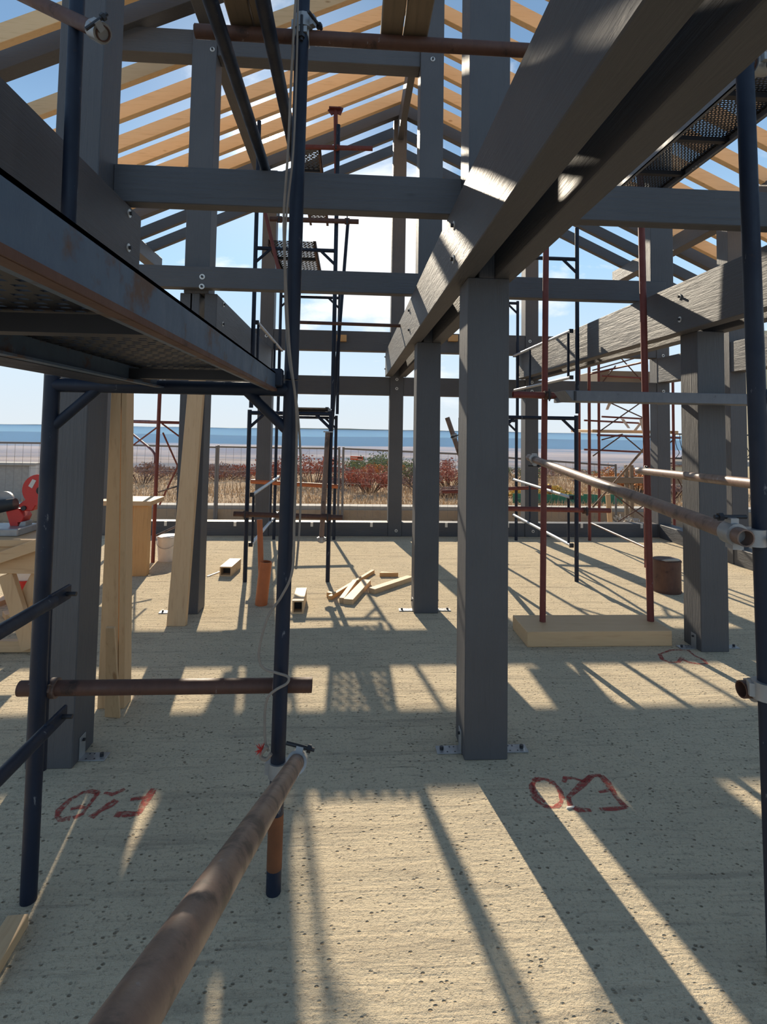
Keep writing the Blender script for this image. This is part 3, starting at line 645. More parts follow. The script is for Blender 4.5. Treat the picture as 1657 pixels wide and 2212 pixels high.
# ================================================================== rusty props on the wooden block, right platforms
bx = [FL(1137, 1396), FL(1453, 1396)]
YBk0, YBk1 = 3.80, 4.14
tag(MB().box(bx[0].x, bx[1].x, YBk0, YBk1, 0, .105).build('timber_block', m_wood('x', 'pale'), bevel=.004), 'large pale spruce block lying on the floor under the two rusty props', 'wood block')
YP = 4.0
t = thing('scaffold_trestle', 'tall rusty red frame standing on the pale wooden block', 'scaffold frame', (1.85, YP, .105))
ra, rb = FL(1168, 1338, .106), FL(1407, 1342, .106)
la = [Vector((ra.x, YP, .106)), PY(1180, 480, YP)]; lb_ = [Vector((rb.x, YP, .106)), PY(1382, 330, YP)]
MB().tube(la, .0225, 14).build('post', M_RED, t, smooth=True); MB().tube(lb_, .0245, 14).build('post', M_RED, t, smooth=True)
a, b = PY(1108, 852, YP - .05), PY(1470, 862, YP - .05)
tubething('scaffold_tube', [a, b], TR, M_RED, 'rusty tube at eye level carrying the end of the grey steel plank', coup=[(PY(1182, 854, YP - .05), (1, 0, 0), (0, -1, 0))], cm=M_RUST)
YR_ = 1.52
a, b = PY(1143, 988, YP - .06), PY(1612, 1163, YR_ - .07); d = (b - a).normalized()
tubething('scaffold_tube', [a, b], TR, M_RUSTL, 'long worn brown tube running from the red frame to the right hand blue pole', coup=[(a + d * .16, d, (0, 0, -1)), (b - d * .06, d, (0, .2, 1))])
a, b = PY(1378, 1016, YP - .055), PY(1700, 1053, 2.1); d = (b - a).normalized()
tubething('scaffold_tube', [a, b], TR, M_RUSTL, 'rusty tube leaving the taller red post towards the right, above the paint can', coup=[(PY(1397, 1018, YP - .06), d, (0, -1, .3))], cm=M_RUST)
# grey steel plank
p, q = PY(1220, 843, 3.46), PY(1220, 866, 3.46); x1 = PY(1760, 850, 3.46).x
t = thing('scaffold_platform', 'grey steel plank with a slanted end lying at eye level before the paint can post', 'scaffold platform', ((p.x + x1) / 2, 3.55, q.z))
MB().prism([(p.x, 3.46, p.z), (p.x + .055, 3.46, q.z), (x1, 3.46, q.z), (x1, 3.46, p.z)], (0, .2, 0)).build('deck', M_GREYST, t, bevel=.003)
MB().box(p.x + .062, p.x + .075, 3.452, 3.4605, q.z + .004, p.z - .004).build('end_seam', M_DARK, t)
for hx in (p.x + .12, 2.30): MB().box(hx, hx + .03, 3.655, YP - .03, q.z + .012, q.z + .05).build('hook', M_GREYST, t, bevel=.003)
# right blue frame
a, b = PY(1668, 1900, YR_), PY(1604, -200, YR_); a.z = 0
t = thing('scaffold_trestle', 'dark blue scaffold frame at the right with a clamped long worn tube', 'scaffold frame', (a.x, YR_, 0))
pb0, pb1 = PY(1658, 1500, YR_), PY(1609, 150, YR_)
dd = (pb1 - pb0) / (pb1.z - pb0.z); g0 = pb0 + dd * (0 - pb0.z); g1 = pb0 + dd * (3.5 - pb0.z)
MB().tube([g0, g1], TR, 16).build('post', M_BLUE, t, smooth=True); off = Vector((.78, 0, 0))
MB().tube([g0 + off, g1 + off], TR, 16).build('post', M_BLUE, t, smooth=True)
for zz_ in (1.61, 3.22):
    c = g0 + dd * zz_; MB().tube([c, c + off], .022, 14).build('transom', M_BLUE, t, smooth=True)
    k0 = g0 + dd * (zz_ - .15); MB().tube([k0, c + Vector((.16, 0, 0))], .015, 10).build('knee_brace', M_BLUE, t, smooth=True)
coupler(t, PY(1628, 1160, YR_), (0, 0, 1), side=(1, -.4, 0))
coupler(t, PY(1652, 1490, YR_), (0, 0, 1), side=(1, -.4, 0))
tubething('scaffold_tube', [PY(1601, 1489, YR_ + .04), PY(1601, 1489, YR_ + .04) + Vector((.9, .02, -.01))], TR, M_RUST, 'rusty tube stub clamped low on the right hand blue pole', coup=[(PY(1640, 1490, YR_ + .04), (1, 0, 0), (0, -1, 0))])
a = PY(1620, 140, YR_ + .04)
tubething('scaffold_tube', [a, a + Vector((.9, 0, .0))], TR, M_RUST, 'dark rusty tube high on the right hand blue pole', coup=[(a + Vector((.03, 0, 0)), (1, 0, 0), (0, -1, 0))])
z4 = 3.27; x4a = FL(1443, 312, z4).x; x4b = FL(1469, 370, z4).x + .06
platform('scaffold_platform', 'perforated steel platform overhead at the right, sky shining through its holes', x4a, x4b + .03, 1.35, 4.02, z4, z4 + .058, M_GREYST, M_DARK, (1.75, 2.2, 2.68, 3.12, 3.56), pitch=.0175, hole=.66, lip=.025)

# ================================================================== red frames: left trestle frame, outside scaffold
YS7 = 6.15
t = thing('scaffold_trestle', 'rusty red frame with bent braces standing behind the leaning planks', 'scaffold frame', FL(330, 1215))
pa = [FL(330, 1215), PY(346, 828, YS7)]; MB().tube(pa, .02, 12).build('post', M_RED, t, smooth=True)
Yk = 7.25; MB().tube([PY(276, 1170, Yk), PY(284, 826, Yk)], .023, 12).build('post', M_RED, t, smooth=True)
MB().tube([PY(274, 910, Yk), PY(345, 912, YS7)], .02, 12).build('transom', M_RED, t, smooth=True)
MB().tube([PY(345, 912, YS7), PY(420, 914, YS7 + .1)], .017, 12).build('transom', M_RED, t, smooth=True)
MB().tube(spline([PY(283, 935, Yk - .2), PY(320, 965, 6.5), PY(331, 976, 6.3), PY(335, 985, 6.22), PY(335, 1000, YS7)]), .0125, 10).build('bent_brace', M_RED, t, smooth=True)
for a, b, r in (((341, 922), (283, 965), .009), ((350, 915), (420, 967), .009), ((352, 935), (392, 1025), .010), ((404, 965), (345, 1090), .010), ((342, 1063), (390, 1048), .0105), ((338, 1157), (385, 1135), .012)):
    MB().tube([PY(*a, YS7), PY(*b, YS7 + .25)], r, 8).build('brace', M_RED if r < .0105 else M_RUSTL, t, smooth=True)
# inside red frame near back wall on the right
X8 = 3.32
t = thing('scaffold_trestle', 'slim rusty red frame against the back wall sill behind the paint can', 'scaffold frame', (X8, 6.7, 0))
for yy in (5.98, 7.42): MB().tube([(X8, yy, 0), (X8, yy, 2.45)], .021, 12).build('post', M_RED, t, smooth=True)
MB().tube([PX(1277, 1130, X8), PX(1393, 1182, X8)], .014, 10).build('brace', M_RUSTL, t, smooth=True)
MB().tube([(X8, 7.42, 2.30), (X8, 5.98, 2.30)], .013, 10).build('rung', M_RED, t, smooth=True)
MB().tube([PX(1281, 1095, X8), PX(1395, 965, X8)], .013, 10).build('brace', M_RUSTL, t, smooth=True)
# outside scaffold
YO = 8.75
t = thing('scaffold_trestle', 'outside rusty scaffold with crossed braces and a pale board, beyond the back wall', 'scaffold frame', (4.4, YO, -.28))
xa, xb_ = PY(1294, 950, YO).x, PY(1455, 950, YO).x
for xx in (xa, xb_): MB().tube([(xx, YO, -.28), (xx, YO, 2.75)], .022, 12).build('post', M_RED, t, smooth=True)
for xx in (xa + .1, xb_ + .12): MB().tube([(xx, YO + 1.0, -.28), (xx, YO + 1.0, 2.75)], .022, 12).build('post', M_RED, t, smooth=True)
for a, b in (((1290, 940), (1470, 946)), ((1262, 971), (1398, 977)), ((1300, 900), (1395, 905)), ((1262, 908), (1380, 914)), ((1300, 812), (1400, 817)), ((1262, 853), (1345, 865))):
    MB().tube([PY(*a, YO), PY(*b, YO)], .015, 10).build('ledger', M_RED, t, smooth=True)
for a, b in (((1298, 930), (1395, 862)), ((1318, 870), (1395, 905)), ((1300, 950), (1345, 938)), ((1281, 985), (1340, 943)), ((1350, 943), (1400, 985)), ((1415, 985), (1452, 952)), ((1296, 1045), (1395, 1120)), ((1330, 1130), (1398, 1088)), ((1330, 790), (1292, 838)), ((1343, 775), (1393, 830)), ((1280, 800), (1392, 768)), ((1452, 1010), (1475, 1055)), ((1475, 1058), (1455, 1082))):
    MB().tube([PY(*a, YO - .03), PY(*b, YO + .03)], .0105, 8).build('brace', M_RUST, t, smooth=True)
pz = PY(1290, 932, YO).z
tag(MB().box(xa - .1, xb_ + .1, YO + .02, YO + .9, pz - .02, pz + .03).build('scaffold_board', m_wood('x', 'pale'), bevel=.004), 'pale board deck on the outside scaffold beyond the back wall', 'board')
p = PY(1310, 780, YO); q = PY(1400, 800, YO)
tag(MB().box(p.x - .1, q.x + .3, YO + .1, YO + .8, 2.30, 2.52).build('board_stack', m_wood('x', 'old'), bevel=.004), 'brown board stack on the top level of the outside scaffold', 'boards')
for a, b, lb in (((1318, 870), (1312, 885), 'short'), ((1345, 905), (1360, 925), 'curling'), ((1385, 905), (1398, 960), 'long'), ((1372, 930), (1390, 908), 'twisted')):
    a3, b3 = PY(*a, YO - .06), PY(*b, YO - .06)
    tag(MB().add([a3 + Vector((-.03, 0, 0)), a3 + Vector((.03, .01, 0)), b3 + Vector((.035, .04, 0)), b3 + Vector((-.02, .02, 0)), a3 + Vector((-.03, .004, 0)), a3 + Vector((.03, .014, 0)), b3 + Vector((.035, .044, 0)), b3 + Vector((-.02, .024, 0))], [(0, 1, 2, 3), (7, 6, 5, 4), (0, 4, 5, 1), (1, 5, 6, 2), (2, 6, 7, 3), (3, 7, 4, 0)]).build('tape_strip', m_plain('beige_tape', (.55, .42, .33), .7)), lb + ' beige tape end fluttering on the outside scaffold', 'tape')

# ================================================================== loose things on the floor
def leanplank(name, label, b0, b1, t0, t1, th, m, up):
    """quad face from bottom edge (b0,b1) to top edge (t0,t1), thickness along up"""
    return tag(MB().prism([b0, b1, t1, t0], Vector(up).normalized() * th).build(name, m, bevel=.002), label, 'plank')
# long planks leaning on post at left (two boards with their edges to the right)
yb, yt_ = 2.98, 2.80
b0, b1 = FL(232, 1520), FL(262, 1521); b0.y = b1.y = 3.02
tA0, tA1 = PY(262, 760, 2.80), PY(276, 760, 2.80)
m_ = m_wood('z', 'pale')
e0, e1 = FL(261, 1519), PY(274, 760, 2.80)
x_b0, x_b1 = FL(228, 1520).x, FL(261, 1520).x
def lp(b0, b1, t0, t1, yb, yt2, off, label):
    B0, B1 = FL(b0, 1518), FL(b1, 1518); T0, T1_ = PY(t0, 760, yt2), PY(t1, 760, yt2); B0.y = B1.y = yb
    tag(MB().prism([B0, B1, T1_, T0], off).build('plank', m_, bevel=.002), label, 'plank')
lp(222, 264, 244, 262, 3.04, 2.80, (.0, .03, 0), 'long spruce plank leaning behind the front left post, wide knotty face')
lp(265.5, 279, 263.5, 275, 3.04, 2.80, (.0, .09, 0), 'long spruce plank leaning behind the front left post, edge-on beside the knotty one')
sb = [FL(226, 1549), FL(259, 1552), PY(247, 1357, 2.82), PY(228, 1357, 2.82)]
tag(MB().prism(sb, (-.008, .03, 0)).build('plank', m_, bevel=.002), 'short spruce board leaning on the side of the front left post', 'plank')
p0, p1 = FL(360, 1352), FL(399, 1354); q0, q1 = PY(410, 790, 4.40), PY(443, 790, 4.40); p0.y = p1.y = (p0.y + p1.y) / 2
tag(MB().prism([p0, p1, q1, q0], (.006, .036, 0)).build('plank', m_, bevel=.002), 'long pale plank leaning on the front of the second row post', 'plank')
def block(label, c0, c1, wd, hh, m, name='wood_offcut', z=0.0, cat='offcut'):
    a = FL(*c0); b = FL(*c1); a.z = b.z = z + hh / 2
    return tag(MB().bar(a, b, wd, hh).build(name, m, bevel=.002), label, cat)
mp = m_wood('x', 'pale')
def profile_box(label, c0, c1, wd, hh):
    a = FL(*c0); b = FL(*c1); d = (b - a).normalized(); s_ = Vector((d.y, -d.x, 0)); t_ = thing('wood_box', label, 'box', a); th = .012
    for nm, o, w_, h_, z in (('bottom', 0, wd, th, th / 2), ('side', -wd / 2 + th / 2, th, hh - 2 * th, hh / 2), ('side', wd / 2 - th / 2, th, hh - 2 * th, hh / 2), ('lid', 0, wd, th, hh - th / 2)):
        aa = a + s_ * o + Vector((0, 0, z)); bb_ = b + s_ * o + Vector((0, 0, z)); MB().bar(aa, bb_, w_, h_).build(nm, mp, t_)
    c = a + d * (b - a).length * .25; MB().bar(c + Vector((0, 0, hh / 2)), c + d * .01 + Vector((0, 0, hh / 2)), wd - 2 * th, hh - 2 * th).build('back', M_BLK, t_)
profile_box('hollow wooden offcut box lying near the left scaffold leg', (487, 1245), (508, 1226), .12, .095)
profile_box('hollow wooden offcut box beside the near blue pole', (643, 1326), (651, 1296), .09, .105)
block('thin white strip lying behind the hollow offcut box', (448, 1246), (480, 1234), .02, .008, M_WHITE, 'strip', cat='strip')
block('thin tan batten lying slantwise in the offcut heap', (712, 1296), (806, 1238), .035, .035, m_wood('x', 'warm'))
block('pale board offcut in the heap, broad one', (752, 1306), (792, 1262), .085, .045, mp)
block('pale board offcut in the heap, narrow one', (738, 1303), (767, 1262), .045, .045, mp)
block('small dark batten stub at the end of the offcut heap', (708, 1288), (724, 1291), .04, .04, m_wood('x', 'warm'))
block('pale board offcut lying alone by the ridge post', (803, 1282), (886, 1254), .075, .045, mp)
a = FL(820, 1246); tag(MB().prism([a, a + Vector((.02, .05, 0)), a + Vector((.19, .0, 0))], (0, 0, .04)).build('wood_wedge', m_wood('x', 'warm'), bevel=.001), 'small tan wooden wedge on the floor behind the offcut heap', 'wedge')
a, b = FL(-60, 2165), FL(38, 2002); tag(MB().bar(a + Vector((0, 0, .018)), b + Vector((0, 0, .018)), .06, .036).build('wood_offcut', m_wood('y', 'pale'), bevel=.002), 'pale batten on the floor at the foot of the near blue frame', 'offcut')
a = FL(1224, 1748); tag(MB().prism([a, a + Vector((.03, .004, 0)), a + Vector((.035, .012, 0)), a + Vector((.0, .008, 0))], (.004, 0, .006)).build('wood_chip', M_WHITE), 'tiny pale wood chip on the red spray mark', 'wood chip')
a = FL(1133, 1626); tag(MB().bar(a + Vector((0, 0, .004)), a + Vector((.006, .028, .004)), .008, .006).build('wood_chip', M_WHITE), 'tiny white chip beside the bracket of the tall post', 'wood chip')
# orange pipe
c = FL(564, 1306); t = thing('drain_pipe', 'orange plastic drain sleeve with a thinner pipe, standing up from the floor', 'pipe', c)
top = PY(577, 1213, c.y); MB().tube([c, Vector((top.x - .01, c.y, top.z))], .052, 20, True).build('sleeve', M_PVC, t, smooth=True)
MB().tube([Vector((c.x + .0, c.y, .12)), PY(561, 1122, c.y)], .024, 16).build('inner_pipe', M_PVC, t, smooth=True)
# bucket
c = FL(362, 1210); t = thing('bucket', 'dirty white plastic bucket standing behind the leaning planks', 'bucket', c)
MB().tube([c, c + Vector((0, 0, .01)), c + Vector((0, 0, .27)), c + Vector((0, 0, .275)), c + Vector((0, 0, .272)), c + Vector((0, 0, .03))], [.098, .10, .118, .124, .110, .095], 24).build('shell', M_WHITE, t, smooth=True)
MB().tube([c + Vector((0, 0, .245)), c + Vector((0, 0, .262))], .123, 24).build('rim', M_WHITE, t, smooth=True)
hp = [c + Vector((.122 * math.cos(a), -.122 * abs(math.sin(a)) * .98 - .004, .25 - .10 * math.sin(a))) for a in [math.pi * i / 10 for i in range(11)]]
MB().tube(hp, .003, 6).build('handle', M_GALV, t)
# paint can
c = FL(1441, 1277); t = thing('paint_can', 'rusty brown paint can without a lid beside the grey post', 'can', c)
MB().tube([c, c + Vector((0, 0, .30)), c + Vector((0, 0, .305)), c + Vector((0, 0, .302)), c + Vector((0, 0, .20))], [.123, .123, .128, .116, .115], 28).build('shell', M_RUST, t, smooth=True)
for zz_ in (.004, .285): MB().tube([c + Vector((0, 0, zz_)), c + Vector((0, 0, zz_ + .01))], .127, 28).build('rim', M_RUST, t, smooth=True)
MB().tube(spline([c + Vector((-.09, -.06, .29)), c + Vector((-.05, -.1, .312)), c + Vector((.03, -.1, .315)), c + Vector((.09, -.04, .30)), c + Vector((.06, .05, .295))]), .012, 8).build('dried_skin', M_CONC, t, smooth=True)
# bench beside leaning planks
p = FL(299, 1245); t = thing('work_bench', 'low wooden bench with a pale board top and square legs, behind the leaning planks', 'bench', p)
zt_ = PY(300, 1092, p.y).z
for dx, dy in ((0, 0), (-.24, .22)): MB().box(p.x - .07 + dx, p.x + .07 + dx, p.y + dy, p.y + dy + .1, 0, zt_).build('leg', m_wood('z', 'warm'), t, bevel=.003)
MB().box(p.x - .42, p.x + .10, p.y - .03, p.y + .38, zt_, zt_ + .045).build('board_top', m_wood('x', 'pale'), t, bevel=.003)
# saw table
YT = 3.72; mT = m_wood('x', 'pale'); mTz = m_wood('z', 'pale')
zt_ = PY(40, 1165, YT).z
xr_ = PY(88, 1165, YT).x
t = thing('saw_table', 'spruce trestle table with slanting legs carrying the red mitre saw', 'table', (xr_ - .5, YT + .25, 0))
MB().box(xr_ - 1.2, xr_ + .03, YT - .02, YT + .5, zt_ - .045, zt_).build('top', m_wood('x', 'pale'), t, bevel=.003)
MB().bar(PY(-40, 1218, YT - .05), PY(100, 1170, YT - .05), .04, .07).build('side_batten', mT, t, bevel=.002)
MB().box(xr_ - 1.1, xr_ + .01, YT, YT + .045, zt_ - .22, zt_ - .048).build('apron', mT, t, bevel=.002)
MB().box(xr_ - 1.1, xr_ + .01, YT + .42, YT + .465, zt_ - .22, zt_ - .048).build('apron', mT, t, bevel=.002)
for (a, b, dy) in (((15, 1240), (66, 1400), .03), ((92, 1230), (35, 1335), .09)):
    A = PY(*a, YT + dy); B = PY(*b, YT + dy); MB().bar(A, B, .09, .045, (0, 1, 0)).build('leg', mTz, t, bevel=.002)
MB().bar(PY(-60, 1395, YT + .06), PY(90, 1394, YT + .06), .045, .07).build('foot_rail', mT, t, bevel=.002)
for s_ in (0, 1): MB().bar((xr_ - 1.0 + s_ * .12, YT + .44, zt_ - .2), (xr_ - 1.1 + s_ * .3, YT + .44, 0.0), .07, .045, (0, 1, 0)).build('leg', mTz, t, bevel=.002)
# mitre saw
p = PY(28, 1150, YT + .2); p.z = zt_
t = thing('mitre_saw', 'red mitre saw with black handle and round blade guard, on the spruce table', 'saw', p)
def sp(x, y, dy=0.0): return PY(x, y, YT + .2 + dy)
b = MB(); a = sp(28, 1150); b.box(a.x - .25, a.x + .1, YT + .08, YT + .32, zt_, zt_ + .05); b.build('base', M_GALV, t, bevel=.006)
MB().prism([sp(12, 1105), sp(40, 1098), sp(52, 1116), sp(37, 1146), sp(24, 1146)], (0, .1, 0)).build('pivot_arm', M_REDP, t, bevel=.004)
MB().prism([sp(38, 1092), sp(74, 1062), sp(85, 1078), sp(70, 1104), sp(48, 1104)], (0, .09, 0)).build('motor_body', M_REDP, t, bevel=.006)
g = sp(82, 1058, -.01); MB().tube([g, g + Vector((0, .05, 0))], .105, 28).build('blade_guard', M_REDP, t, smooth=True)
g2 = sp(87, 1060, -.02); MB().tube([g2, g2 + Vector((0, .07, 0))], .028, 18).build('hub', M_BLK, t, smooth=True)
lb_ = MB(); lb_.prism([sp(61, 1050, -.013), sp(70, 1035, -.013), sp(78, 1038, -.013), sp(69, 1055, -.013)], (0, .003, 0)); lb_.build('paper_label', M_WHITE, t)
MB().tube([sp(-30, 1095), sp(0, 1094), sp(34, 1088)], [.05, .045, .038], 14).build('handle', M_BLK, t, smooth=True)
g = sp(8, 1082, .05); MB().tube([g, g + Vector((0, .02, 0))], .065, 22).build('clear_guard', M_GALV, t, smooth=True)
g = sp(50, 1098, -.012); MB().tube([g, g + Vector((0, .03, 0))], .016, 14).build('pivot_knob', M_DARK, t, smooth=True)
MB().prism([sp(37, 1128), sp(56, 1126), sp(54, 1148), sp(37, 1148)], (0, .08, 0)).build('fence', M_GALV, t, bevel=.003)
# things under the table
c = FL(60, 1300); t = thing('bucket', 'red and white bucket standing under the far side of the saw table', 'bucket', c)
MB().tube([c, c + Vector((0, 0, .2))], [.10, .12], 20).build('shell', M_REDP, t, smooth=True); MB().tube([c + Vector((0, 0, .2)), c + Vector((0, 0, .33))], [.1, .09], 20).build('white_bag', M_WHITE, t, smooth=True)
block('pale board lying on the floor under the saw table, upper one', (-40, 1318), (22, 1296), .12, .04, mp, 'board', cat='board')
block('pale board lying on the floor under the saw table, lower one', (8, 1336), (60, 1326), .12, .04, mp, 'board', cat='board')

# ================================================================== outside: kerb, fence, plants, house
KY = 10.55
struct(MB().box(-16, 9, KY, KY + .3, -.35, .0).build('kerb_wall', M_CONC))['label'] = 'low concrete kerb between the yard and the field'
for k in range(160):
    x = random.uniform(-6, 7); y = random.uniform(8.2, 10.3)
mb = MB()
for k in range(900):
    x = random.uniform(-9, 8); y = random.uniform(8.1, 10.5); s_ = random.uniform(.015, .07); z = -.30
    pts_ = [Vector((x + random.uniform(-s_, s_), y + random.uniform(-s_, s_), z + random.uniform(0, s_ * 1.2))) for _ in range(4)]
    mb.add(pts_, [(0, 1, 2), (0, 2, 3), (0, 1, 3), (1, 2, 3)])
tag(mb.build('rubble', M_DIRT), 'loose earth clods and rubble in the yard before the kerb', 'rubble', kind='stuff')
# dry grass
mb = MB()
for k in range(26000):
    y = 10.9 + 10.5 * random.random() ** 1.5; x = random.uniform(-.72 * y - 1, .72 * y + 1); z = terrain_z(x, y) - .02
    if (x < -6.3 and 11.2 < y < 11.8) or (x > 9 and y > 13.5): continue
    h = random.uniform(.06, .22) * (1 if y > 12 else .7); a = random.uniform(0, 6.28); ww = .004 + .0006 * y
    lx, ly = random.uniform(-.08, .08), random.uniform(-.08, .08)
    mb.add([(x - ww * math.cos(a), y - ww * math.sin(a), z), (x + ww * math.cos(a), y + ww * math.sin(a), z), (x + lx, y + ly, z + h)], [(0, 1, 2)])
me = bpy.data.meshes.new('dry_grass'); me.from_pydata(mb.v, [], mb.f); me.materials.append(m_leaf('dry_grass_blades', (.40, .27, .15), (.66, .49, .31))); o = bpy.data.objects.new('dry_grass', me); COL.objects.link(o)
tag(o, 'tall dry straw coloured grass beyond the kerb', 'grass', kind='stuff')
LEAF = {'red': m_leaf('russet_leaves', (.30, .085, .055), (.52, .20, .12)), 'brown': m_leaf('brown_leaves', (.24, .15, .12), (.40, .25, .19)), 'yellow': m_leaf('yellow_leaves', (.50, .30, .05), (.66, .44, .09)), 'green': m_leaf('grey_green_leaves', (.10, .13, .07), (.26, .28, .11)), 'orange': m_leaf('orange_leaves', (.42, .13, .03), (.60, .26, .06))}
M_TWIG = m_plain('twigs', (.11, .075, .06), .9)
def bush(x, y, rx, h, kind, label, n=700, ls=.045, spread=1.0):
    z0 = terrain_z(x, y) - .03; t_ = thing('bush', label, 'bush', (x, y, z0)); tw = MB(); lf = MB(); tips = []
    for i in range(26):
        a = random.uniform(0, 6.28); rr = rx * math.sqrt(random.random()); tip = Vector((x + rr * math.cos(a), y + rr * math.sin(a), z0 + h * random.uniform(.55, 1.0) * (1 - .35 * (rr / rx) ** 2)))
        b0 = Vector((x + rr * .25 * math.cos(a), y + rr * .25 * math.sin(a), z0)); md = (b0 + tip) / 2 + Vector((random.uniform(-.05, .05), 0, .04)); tw.tube([b0, md, tip], [.010, .007, .003], 5); tips.append((b0, md, tip))
        for q in range(3):
            c = md.lerp(tip, random.uniform(.1, .9)); tw.tube([c, c + Vector((random.uniform(-.2, .2) * rx, random.uniform(-.2, .2) * rx, random.uniform(.05, .22) * h))], [.004, .002], 4)
    for i in range(n):
        b0, md, tip = random.choice(tips); u = random.random() ** .6; c = md.lerp(tip, u * 1.05) + Vector((random.gauss(0, .09 * rx), random.gauss(0, .09 * rx), random.gauss(0, .06 * h)))
        d = Vector((random.gauss(0, 1), random.gauss(0, 1), random.gauss(0, 1))).normalized(); e = d.orthogonal().normalized(); s_ = ls * random.uniform(.6, 1.3)
        lf.add([c - d * s_ * .5, c + e * s_ * .3, c + d * s_ * .6, c - e * s_ * .3], [(0, 1, 2, 3)])
    tw.build('branches', M_TWIG, t_)
    me = bpy.data.meshes.new('leaves'); me.from_pydata([p - Vector(t_['_o']) for p in lf.v], [], lf.f); me.materials.append(LEAF[kind]); o = bpy.data.objects.new('leaves', me); COL.objects.link(o); o.parent = t_
def pb(px, top, y, rx, kind, label, n=700, ls=.045):
    a = PY(px, top, y); bush(a.x, y, rx, (a.z - terrain_z(a.x, y)) * 1.22, kind, label, int(n * 1.9), ls * 1.35)
pb(800, 1010, 13.5, .75, 'red', 'russet bush right of the fence gap, below the orange sign', 900)
pb(742, 1030, 14.5, .8, 'brown', 'brown bush just inside the fence gap', 600)
pb(680, 988, 14.5, .95, 'red', 'upright reddish bush with bare stems seen behind the near blue pole', 600)
pb(592, 995, 15, .8, 'red', 'reddish bush behind the left legs of the scaffold tower', 600)
pb(480, 1003, 16, 1.0, 'brown', 'low brown bush beside the plank post in the field', 700)
pb(520, 1008, 17, 1.1, 'red', 'low russet bush left of the scaffold tower', 700)
pb(310, 1000, 15, .9, 'brown', 'twiggy bush behind the rusty red frame', 600)
pb(365, 1005, 17, 1.0, 'brown', 'twiggy bush behind the crossing braces of the red frame', 600)
pb(820, 985, 24, 1.6, 'green', 'grey green bush farther down the field below the orange sign', 900, .07)
pb(785, 992, 26, 1.4, 'green', 'bluish green bush farther down the field by the fence gap', 700, .07)
pb(836, 1000, 17, .8, 'orange', 'orange leaved bush touching the back ridge post', 600)
pb(885, 1000, 15, .8, 'green', 'olive bush between the two ridge posts', 600)
pb(905, 1015, 14, .6, 'brown', 'brown bush half hidden by the ridge post', 500)
pb(970, 1000, 15, 1.0, 'red', 'dense dark red bush between the ridge post and the tall post', 1100)
pb(965, 1050, 12.6, .5, 'brown', 'dark twiggy shrub at the kerb between the two ridge posts', 500)
pb(1112, 1005, 18, 1.0, 'green', 'pale green bush right of the tall post', 600)
pb(1190, 1012, 20, 1.8, 'brown', 'wide brown bush behind the rusty props', 1100, .06)
pb(1240, 1015, 22, 1.8, 'green', 'olive bush behind the blue tower pole at the right', 1000, .06)
pb(1188, 1052, 12.5, .5, 'yellow', 'bright yellow bush in front of the green netting', 1300)
pb(1118, 1060, 12.6, .28, 'yellow', 'small yellow shrub beside the tall post', 400)
pb(1335, 1012, 14, .7, 'orange', 'orange leaved tree behind the outside scaffold', 800)
pb(1372, 1020, 13, .6, 'orange', 'bright orange bush behind the wooden rails', 700)
pb(1300, 1030, 16, .9, 'brown', 'brown bush between the outside scaffold posts', 600)
pb(1455, 1045, 13, .5, 'brown', 'brown bush beyond the corner post', 500)
pb(720, 1012, 20, 1.2, 'brown', 'hazy brown bush in the distance behind the hanging tube', 600, .06)
pb(640, 1015, 19, 1.2, 'brown', 'hazy brown bush in the distance right of the tower', 600, .06)
YFc = 10.38; M_FEN = m_plain('fence_steel', (.17, .16, .155), .6, 0, .2)
# temporary mesh fence
def fence(xa, ya, xb, yb, Yf, label, posts=True):
    a, b = PY(xa, ya, Yf), PY(xb, yb, Yf); z0 = -.28; t_ = thing('mesh_fence', label, 'fence', ((a.x + b.x) / 2, Yf, z0))
    MB().tube([a, b], .018, 8).build('top_rail', M_FEN, t_, smooth=True)
    if posts:
        for p in (a, b): MB().tube([(p.x, Yf, z0), (p.x, Yf, p.z + .03)], .021, 10).build('post', M_FEN, t_, smooth=True)
    mb = MB(); n = int((b.x - a.x) / .14)
    for i in range(1, n):
        p = a.lerp(b, i / n); mb.bar((p.x, Yf, z0 + .1), p, .0035, .0035)
    for k in range(1, 6):
        z = z0 + .1 + k * .21; f_ = .22 * k
        mb.bar((a.x, Yf, z), (b.x, Yf, z + (b.z - a.z) * .8), .0035, .0035)
    o = mb.build('wire_mesh', M_FEN, t_); o['kind'] = 'stuff'; return t_
fence(-90, 955, 258, 959, YFc, 'temporary wire mesh fence panel beyond the saw table')
fence(262, 961, 468, 966, YFc, 'temporary wire mesh fence panel behind the rusty red frame')
fence(472, 965, 733, 969, YFc, 'temporary wire mesh fence panel behind the left scaffold tower')
fence(742, 969, 1000, 981, YFc, 'temporary wire mesh fence panel with the orange sign right of the gap')
fence(1004, 982, 1330, 1006, YFc, 'temporary wire mesh fence panel behind the rusty props')
